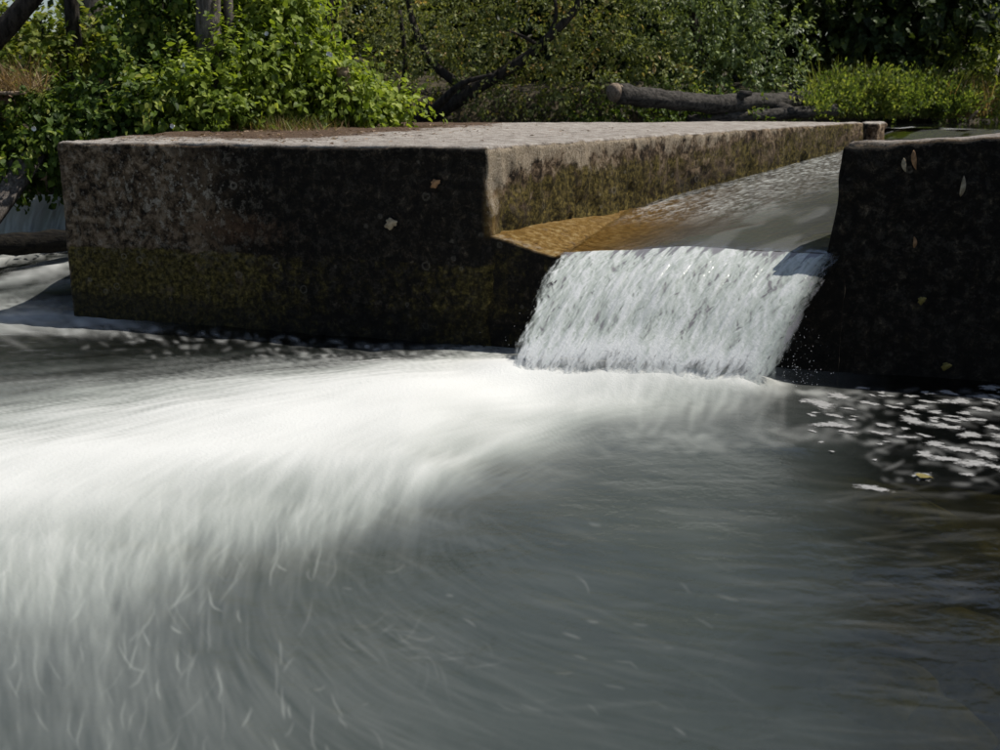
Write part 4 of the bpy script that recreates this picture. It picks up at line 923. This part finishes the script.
# ------------------------------------------------------------------ on top of the left block: grass tuft, litter
def top_z(P): return np.full(len(P), .846)
gt = empty('grass_tuft', onz(275, 124, .85), 'low tuft of green and dry brown grass on the block top before the climbing plant', 'grass')
def tuft(n):
    px = RNG.normal(275, 27, n); py = RNG.uniform(126.5, 130.5, n)
    P = np.array([onz(a, b, .85) for a, b in zip(px, py)]); P[:, 2] = .842; return P, np.clip(RNG.normal(.5, .25, n), 0, 1)
part('green_grass', blades(420, tuft, .13, .45, .5, None, 'green_grass', '', ''), M['grass'], gt, kind='stuff')
part('dry_grass', blades(900, tuft, .10, .8, .5, None, 'dry_grass', '', ''), M['dry'], gt, kind='stuff')
n = 1500
lx = RNG.uniform(-2.1, .9, n); ly = .05 + 3.2 * RNG.random(n) ** 1.1
k_ = (lx < .28 * ly - .03) & (RNG.random(n) < np.where(lx < -.7, .95, .12))
lx, ly = lx[k_], ly[k_]; P = L2W(np.stack([lx, ly, np.full(len(lx), .851)], -1)); n = len(P)
v, f, rn = leaves(P, np.stack([RNG.normal(size=n), RNG.normal(size=n), RNG.normal(0, .12, n)], -1), np.stack([RNG.normal(0, .25, n), RNG.normal(0, .25, n), np.ones(n)], -1), RNG.uniform(.010, .035, n), LANCE_V, LANCE_F, RNG.random(n))
add('leaf_litter', mesh_np('leaf_litter', v, f, {'rnd': rn}, smooth=False), M['litter'], label='dry brown leaf litter scattered over the pale block top', cat='leaf litter', kind='stuff')

# ------------------------------------------------------------------ leaves stuck on the blocks, floating leaf
def stuck_leaf(px, py, length, width, ang, mat, label, shape='lance', off=-.012):
    c = onfront(px, py, off); a = math.radians(ang)
    if shape == 'lance':
        t = np.linspace(0, 1, 12); w = width * np.sin(np.pi * t ** .8) ** .8 / 2
        ce = np.stack([.004 * np.sin(t * 3), (t - .5) * length], -1)
        out = np.concatenate([ce + np.stack([w, 0 * w], -1), (ce - np.stack([w, 0 * w], -1))[::-1]])
    else:
        k = 40; th = np.linspace(0, 2 * np.pi, k, endpoint=False)
        rr = length * .5 * (.62 + .38 * np.abs(np.cos(th * 1.5 + .4)) ** .9) * (1 - .35 * np.cos(th - .8)) * (1 + .12 * np.sin(th * 7 + px))
        out = np.stack([rr * np.cos(th), rr * np.sin(th) * width / length], -1)
    x = out[:, 0] * math.cos(a) - out[:, 1] * math.sin(a); z = out[:, 0] * math.sin(a) + out[:, 1] * math.cos(a)
    k = len(x); F3 = -.003 + .004 * np.cos(np.arange(k))
    pf = c + x[:, None] * EX + z[:, None] * EZ - EY * (.003 + .004 * np.random.default_rng(int(px)).random(k))[:, None]; pb = c + x[:, None] * EX * .96 + z[:, None] * EZ * .96
    V = np.concatenate([pf, pb, [c - EY * .004], [c]])
    T = [(2 * k, (i + 1) % k, i) for i in range(k)] + [(2 * k + 1, k + i, k + (i + 1) % k) for i in range(k)]
    Q = [(i, (i + 1) % k, k + (i + 1) % k, k + i) for i in range(k)]
    V = V - c
    o = add('fallen_leaf', mesh_np('fallen_leaf', V, [np.array(Q), np.array(T)]), mat, label=label, cat='leaf', group='dead leaves stuck on the weir'); o.location = Vector(c)
stuck_leaf(905, 165, .054, .017, -168, M['deadleaf_pale'], 'narrow pale leaf stuck on the black block, left of the brown one', off=-.02)
stuck_leaf(915, 160, .075, .018, -168, M['deadleaf_brown'], 'narrow orange brown leaf hanging from the black block top edge', off=-.02)
stuck_leaf(962, 186, .078, .018, -3, M['deadleaf_pale'], 'longest pale narrow leaf stuck upright on the black block', off=-.02)
stuck_leaf(914, 242, .045, .014, 5, M['deadleaf_brown'], 'small dull brown leaf low on the black block', off=-.02)
stuck_leaf(922, 299, .035, .028, 40, M['deadleaf_yellow'], 'small yellow green leaf on the lower half of the black block', 'star', off=-.02)
stuck_leaf(947, 365, .04, .03, 20, M['deadleaf_yellow'], 'yellowish leaf stuck on the black block just above the water', 'star', off=-.02)
stuck_leaf(392, 222, .062, .05, 15, M['deadleaf_pale'], 'pale star-shaped leaf stuck on the lichened block front', 'star', off=-.016)
stuck_leaf(436, 182, .05, .035, 30, M['deadleaf_brown'], 'curled pale brown leaf near the upper corner of the lichened block front', 'star', off=-.016)

# ------------------------------------------------------------------ foam patches on the dark water
def foam_mesh(w, h, seed):
    k = 30; th = np.linspace(0, 2 * np.pi, k, endpoint=False); r = np.random.default_rng(seed); ph = r.uniform(0, 6.28, 5)
    rr = 1 + .28 * np.sin(2 * th + ph[0]) + .16 * np.sin(3 * th + ph[1]) + .12 * np.sin(5 * th + ph[2]) + .09 * np.sin(8 * th + ph[3]) + .05 * r.normal(size=k)
    V = []
    for s_, z in ((1.0, .0), (.86, .0002), (.7, .0004), (.5, .0006), (.28, .0008)):
        V.append(np.stack([w * .5 * rr * np.cos(th) * s_, h * .5 * rr * np.sin(th) * s_, np.full(k, z) + (.0001 * r.normal(size=k) if s_ < 1 else 0)], -1))
    V = np.concatenate(V + [np.array([[0, 0, .0009]])])
    Q = [(a * k + i, a * k + (i + 1) % k, (a + 1) * k + (i + 1) % k, (a + 1) * k + i) for a in range(4) for i in range(k)]
    T = [(4 * k + i, 4 * k + (i + 1) % k, 5 * k) for i in range(k)]
    return mesh_np('foam_patch', V, [np.array(Q), np.array(T)], {'body': np.concatenate([np.repeat([0, .22, .45, .75, 1.0], k), [1]])})
FP = [(838, 397, 34), (820, 405, 40), (868, 404, 24), (862, 388, 16), (900, 405, 12), (935, 413, 22), (912, 422, 34), (885, 427, 20), (880, 434, 22), (905, 430, 14), (815, 414, 12), (848, 410, 16), (893, 408, 18), (920, 408, 24), (960, 402, 30), (985, 398, 30), (945, 428, 36), (970, 436, 30), (988, 445, 34), (925, 437, 18), (905, 438, 24), (935, 445, 30), (958, 450, 36), (985, 455, 30), (945, 459, 34), (972, 463, 36), (995, 466, 26), (925, 455, 26), (922, 476, 30), (968, 474, 16), (872, 488, 36), (846, 428, 14), (830, 426, 40), (812, 432, 12), (880, 445, 10), (952, 417, 16), (975, 420, 22), (992, 428, 20), (980, 410, 24), (1010, 440, 40), (1015, 405, 40), (1012, 470, 30), (875, 460, 8), (832, 452, 8), (890, 397, 9), (948, 393, 26), (990, 388, 30), (925, 393, 14), (872, 396, 10), (854, 418, 9), (958, 428, 9)]
FP += [(random.uniform(800, 1010), 385 + 34 * random.random() ** 1.4 + (8 if i % 3 else 26), random.uniform(7, 20)) for i in range(34)]
for i, (px, py, w) in enumerate(FP):
    c = onz(px, py); sc = np.linalg.norm(c - _C) / FPX * .92
    o = add('foam_patch', foam_mesh(w * sc, w * sc * random.uniform(.6, 1.0), i), M['foam'], label='white patch of foam floating on the dark water before the black block', cat='foam', group='foam patches on the dark water')
    o.location = (c[0], c[1], pool_z(c[0], c[1]) + .0015); o.rotation_euler = (0, 0, random.gauss(-.35, .25))
c = onz(918, 478); v, f, rn = leaves(np.zeros((1, 3)), np.array([[1, .2, 0]]), np.array([[0, 0, 1.0]]), np.array([.05]), HEART_V, HEART_F, np.zeros(1))
o = add('floating_leaf', mesh_np('floating_leaf', v, f), M['deadleaf_yellow'], label='yellow leaf floating among the foam patches', cat='leaf'); o.location = (c[0], c[1], pool_z(c[0], c[1]) + .006)

# ------------------------------------------------------------------ stones on the pool bed
def stone(px, py, z, r, seed, label):
    c = onz(px, py, z); k = 20; m_ = 12
    th, ph = np.meshgrid(np.linspace(0, 2 * np.pi, k, endpoint=False), np.linspace(-np.pi / 2, np.pi / 2, m_), indexing='ij')
    d = np.stack([np.cos(ph) * np.cos(th), np.cos(ph) * np.sin(th), np.sin(ph)], -1).reshape(-1, 3)
    V = d * np.array([1.25, 1, .5]) * r * (.75 + .55 * fbm3(d * 1.6 + seed * 3.1, 3, seed))[:, None]
    f = np.array([(i * m_ + j, ((i + 1) % k) * m_ + j, ((i + 1) % k) * m_ + j + 1, i * m_ + j + 1) for i in range(k) for j in range(m_ - 1)])
    o = add('stone', mesh_np('stone', V, f), M['stone'], label=label, cat='stone', group='stones under the clear dark water'); o.location = Vector(c); o.rotation_euler = (0, 0, seed)
for i, (px, py, r, t) in enumerate([(960, 640, .10, 'olive yellow'), (880, 700, .13, 'long brown'), (900, 520, .14, 'flat olive'), (990, 560, .12, 'dim greenish'), (840, 590, .11, 'small dim'), (940, 735, .10, 'rounded brown'), (1010, 700, .12, 'ochre'), (860, 480, .12, 'deep dark')]):
    stone(px, py, -.36, r * 1.2, i, t + ' stone under the clear dark water')

# ------------------------------------------------------------------ flying droplets round the fall
n = 380
t = RNG.random(n); e = RNG.random(n)
px = np.where(e < .45, RNG.normal(535, 22, n), np.where(e < .75, RNG.normal(795, 18, n), RNG.uniform(520, 800, n)))
py = np.where(e < .75, 385 - np.abs(RNG.normal(0, 34, n)), RNG.uniform(340, 400, n))
P = np.array([onfront(a, b, -.25 - .25 * c) for a, b, c in zip(px, py, RNG.random(n))])
OV = np.array([[1, 0, 0], [-1, 0, 0], [0, 1, 0], [0, -1, 0], [0, 0, 1], [0, 0, -1.0]]); OF = np.array([[0, 2, 4], [2, 1, 4], [1, 3, 4], [3, 0, 4], [2, 0, 5], [1, 2, 5], [3, 1, 5], [0, 3, 5]])
sz = RNG.uniform(.0006, .0015, n)
V = (P[:, None, :] + OV[None] * sz[:, None, None]).reshape(-1, 3); F = (OF[None] + (np.arange(n) * 6)[:, None, None]).reshape(-1, 3)
add('spray', mesh_np('spray', V[:], F), M['drop'], label='fine droplets of spray flying round the foot of the fall', cat='spray', kind='stuff')
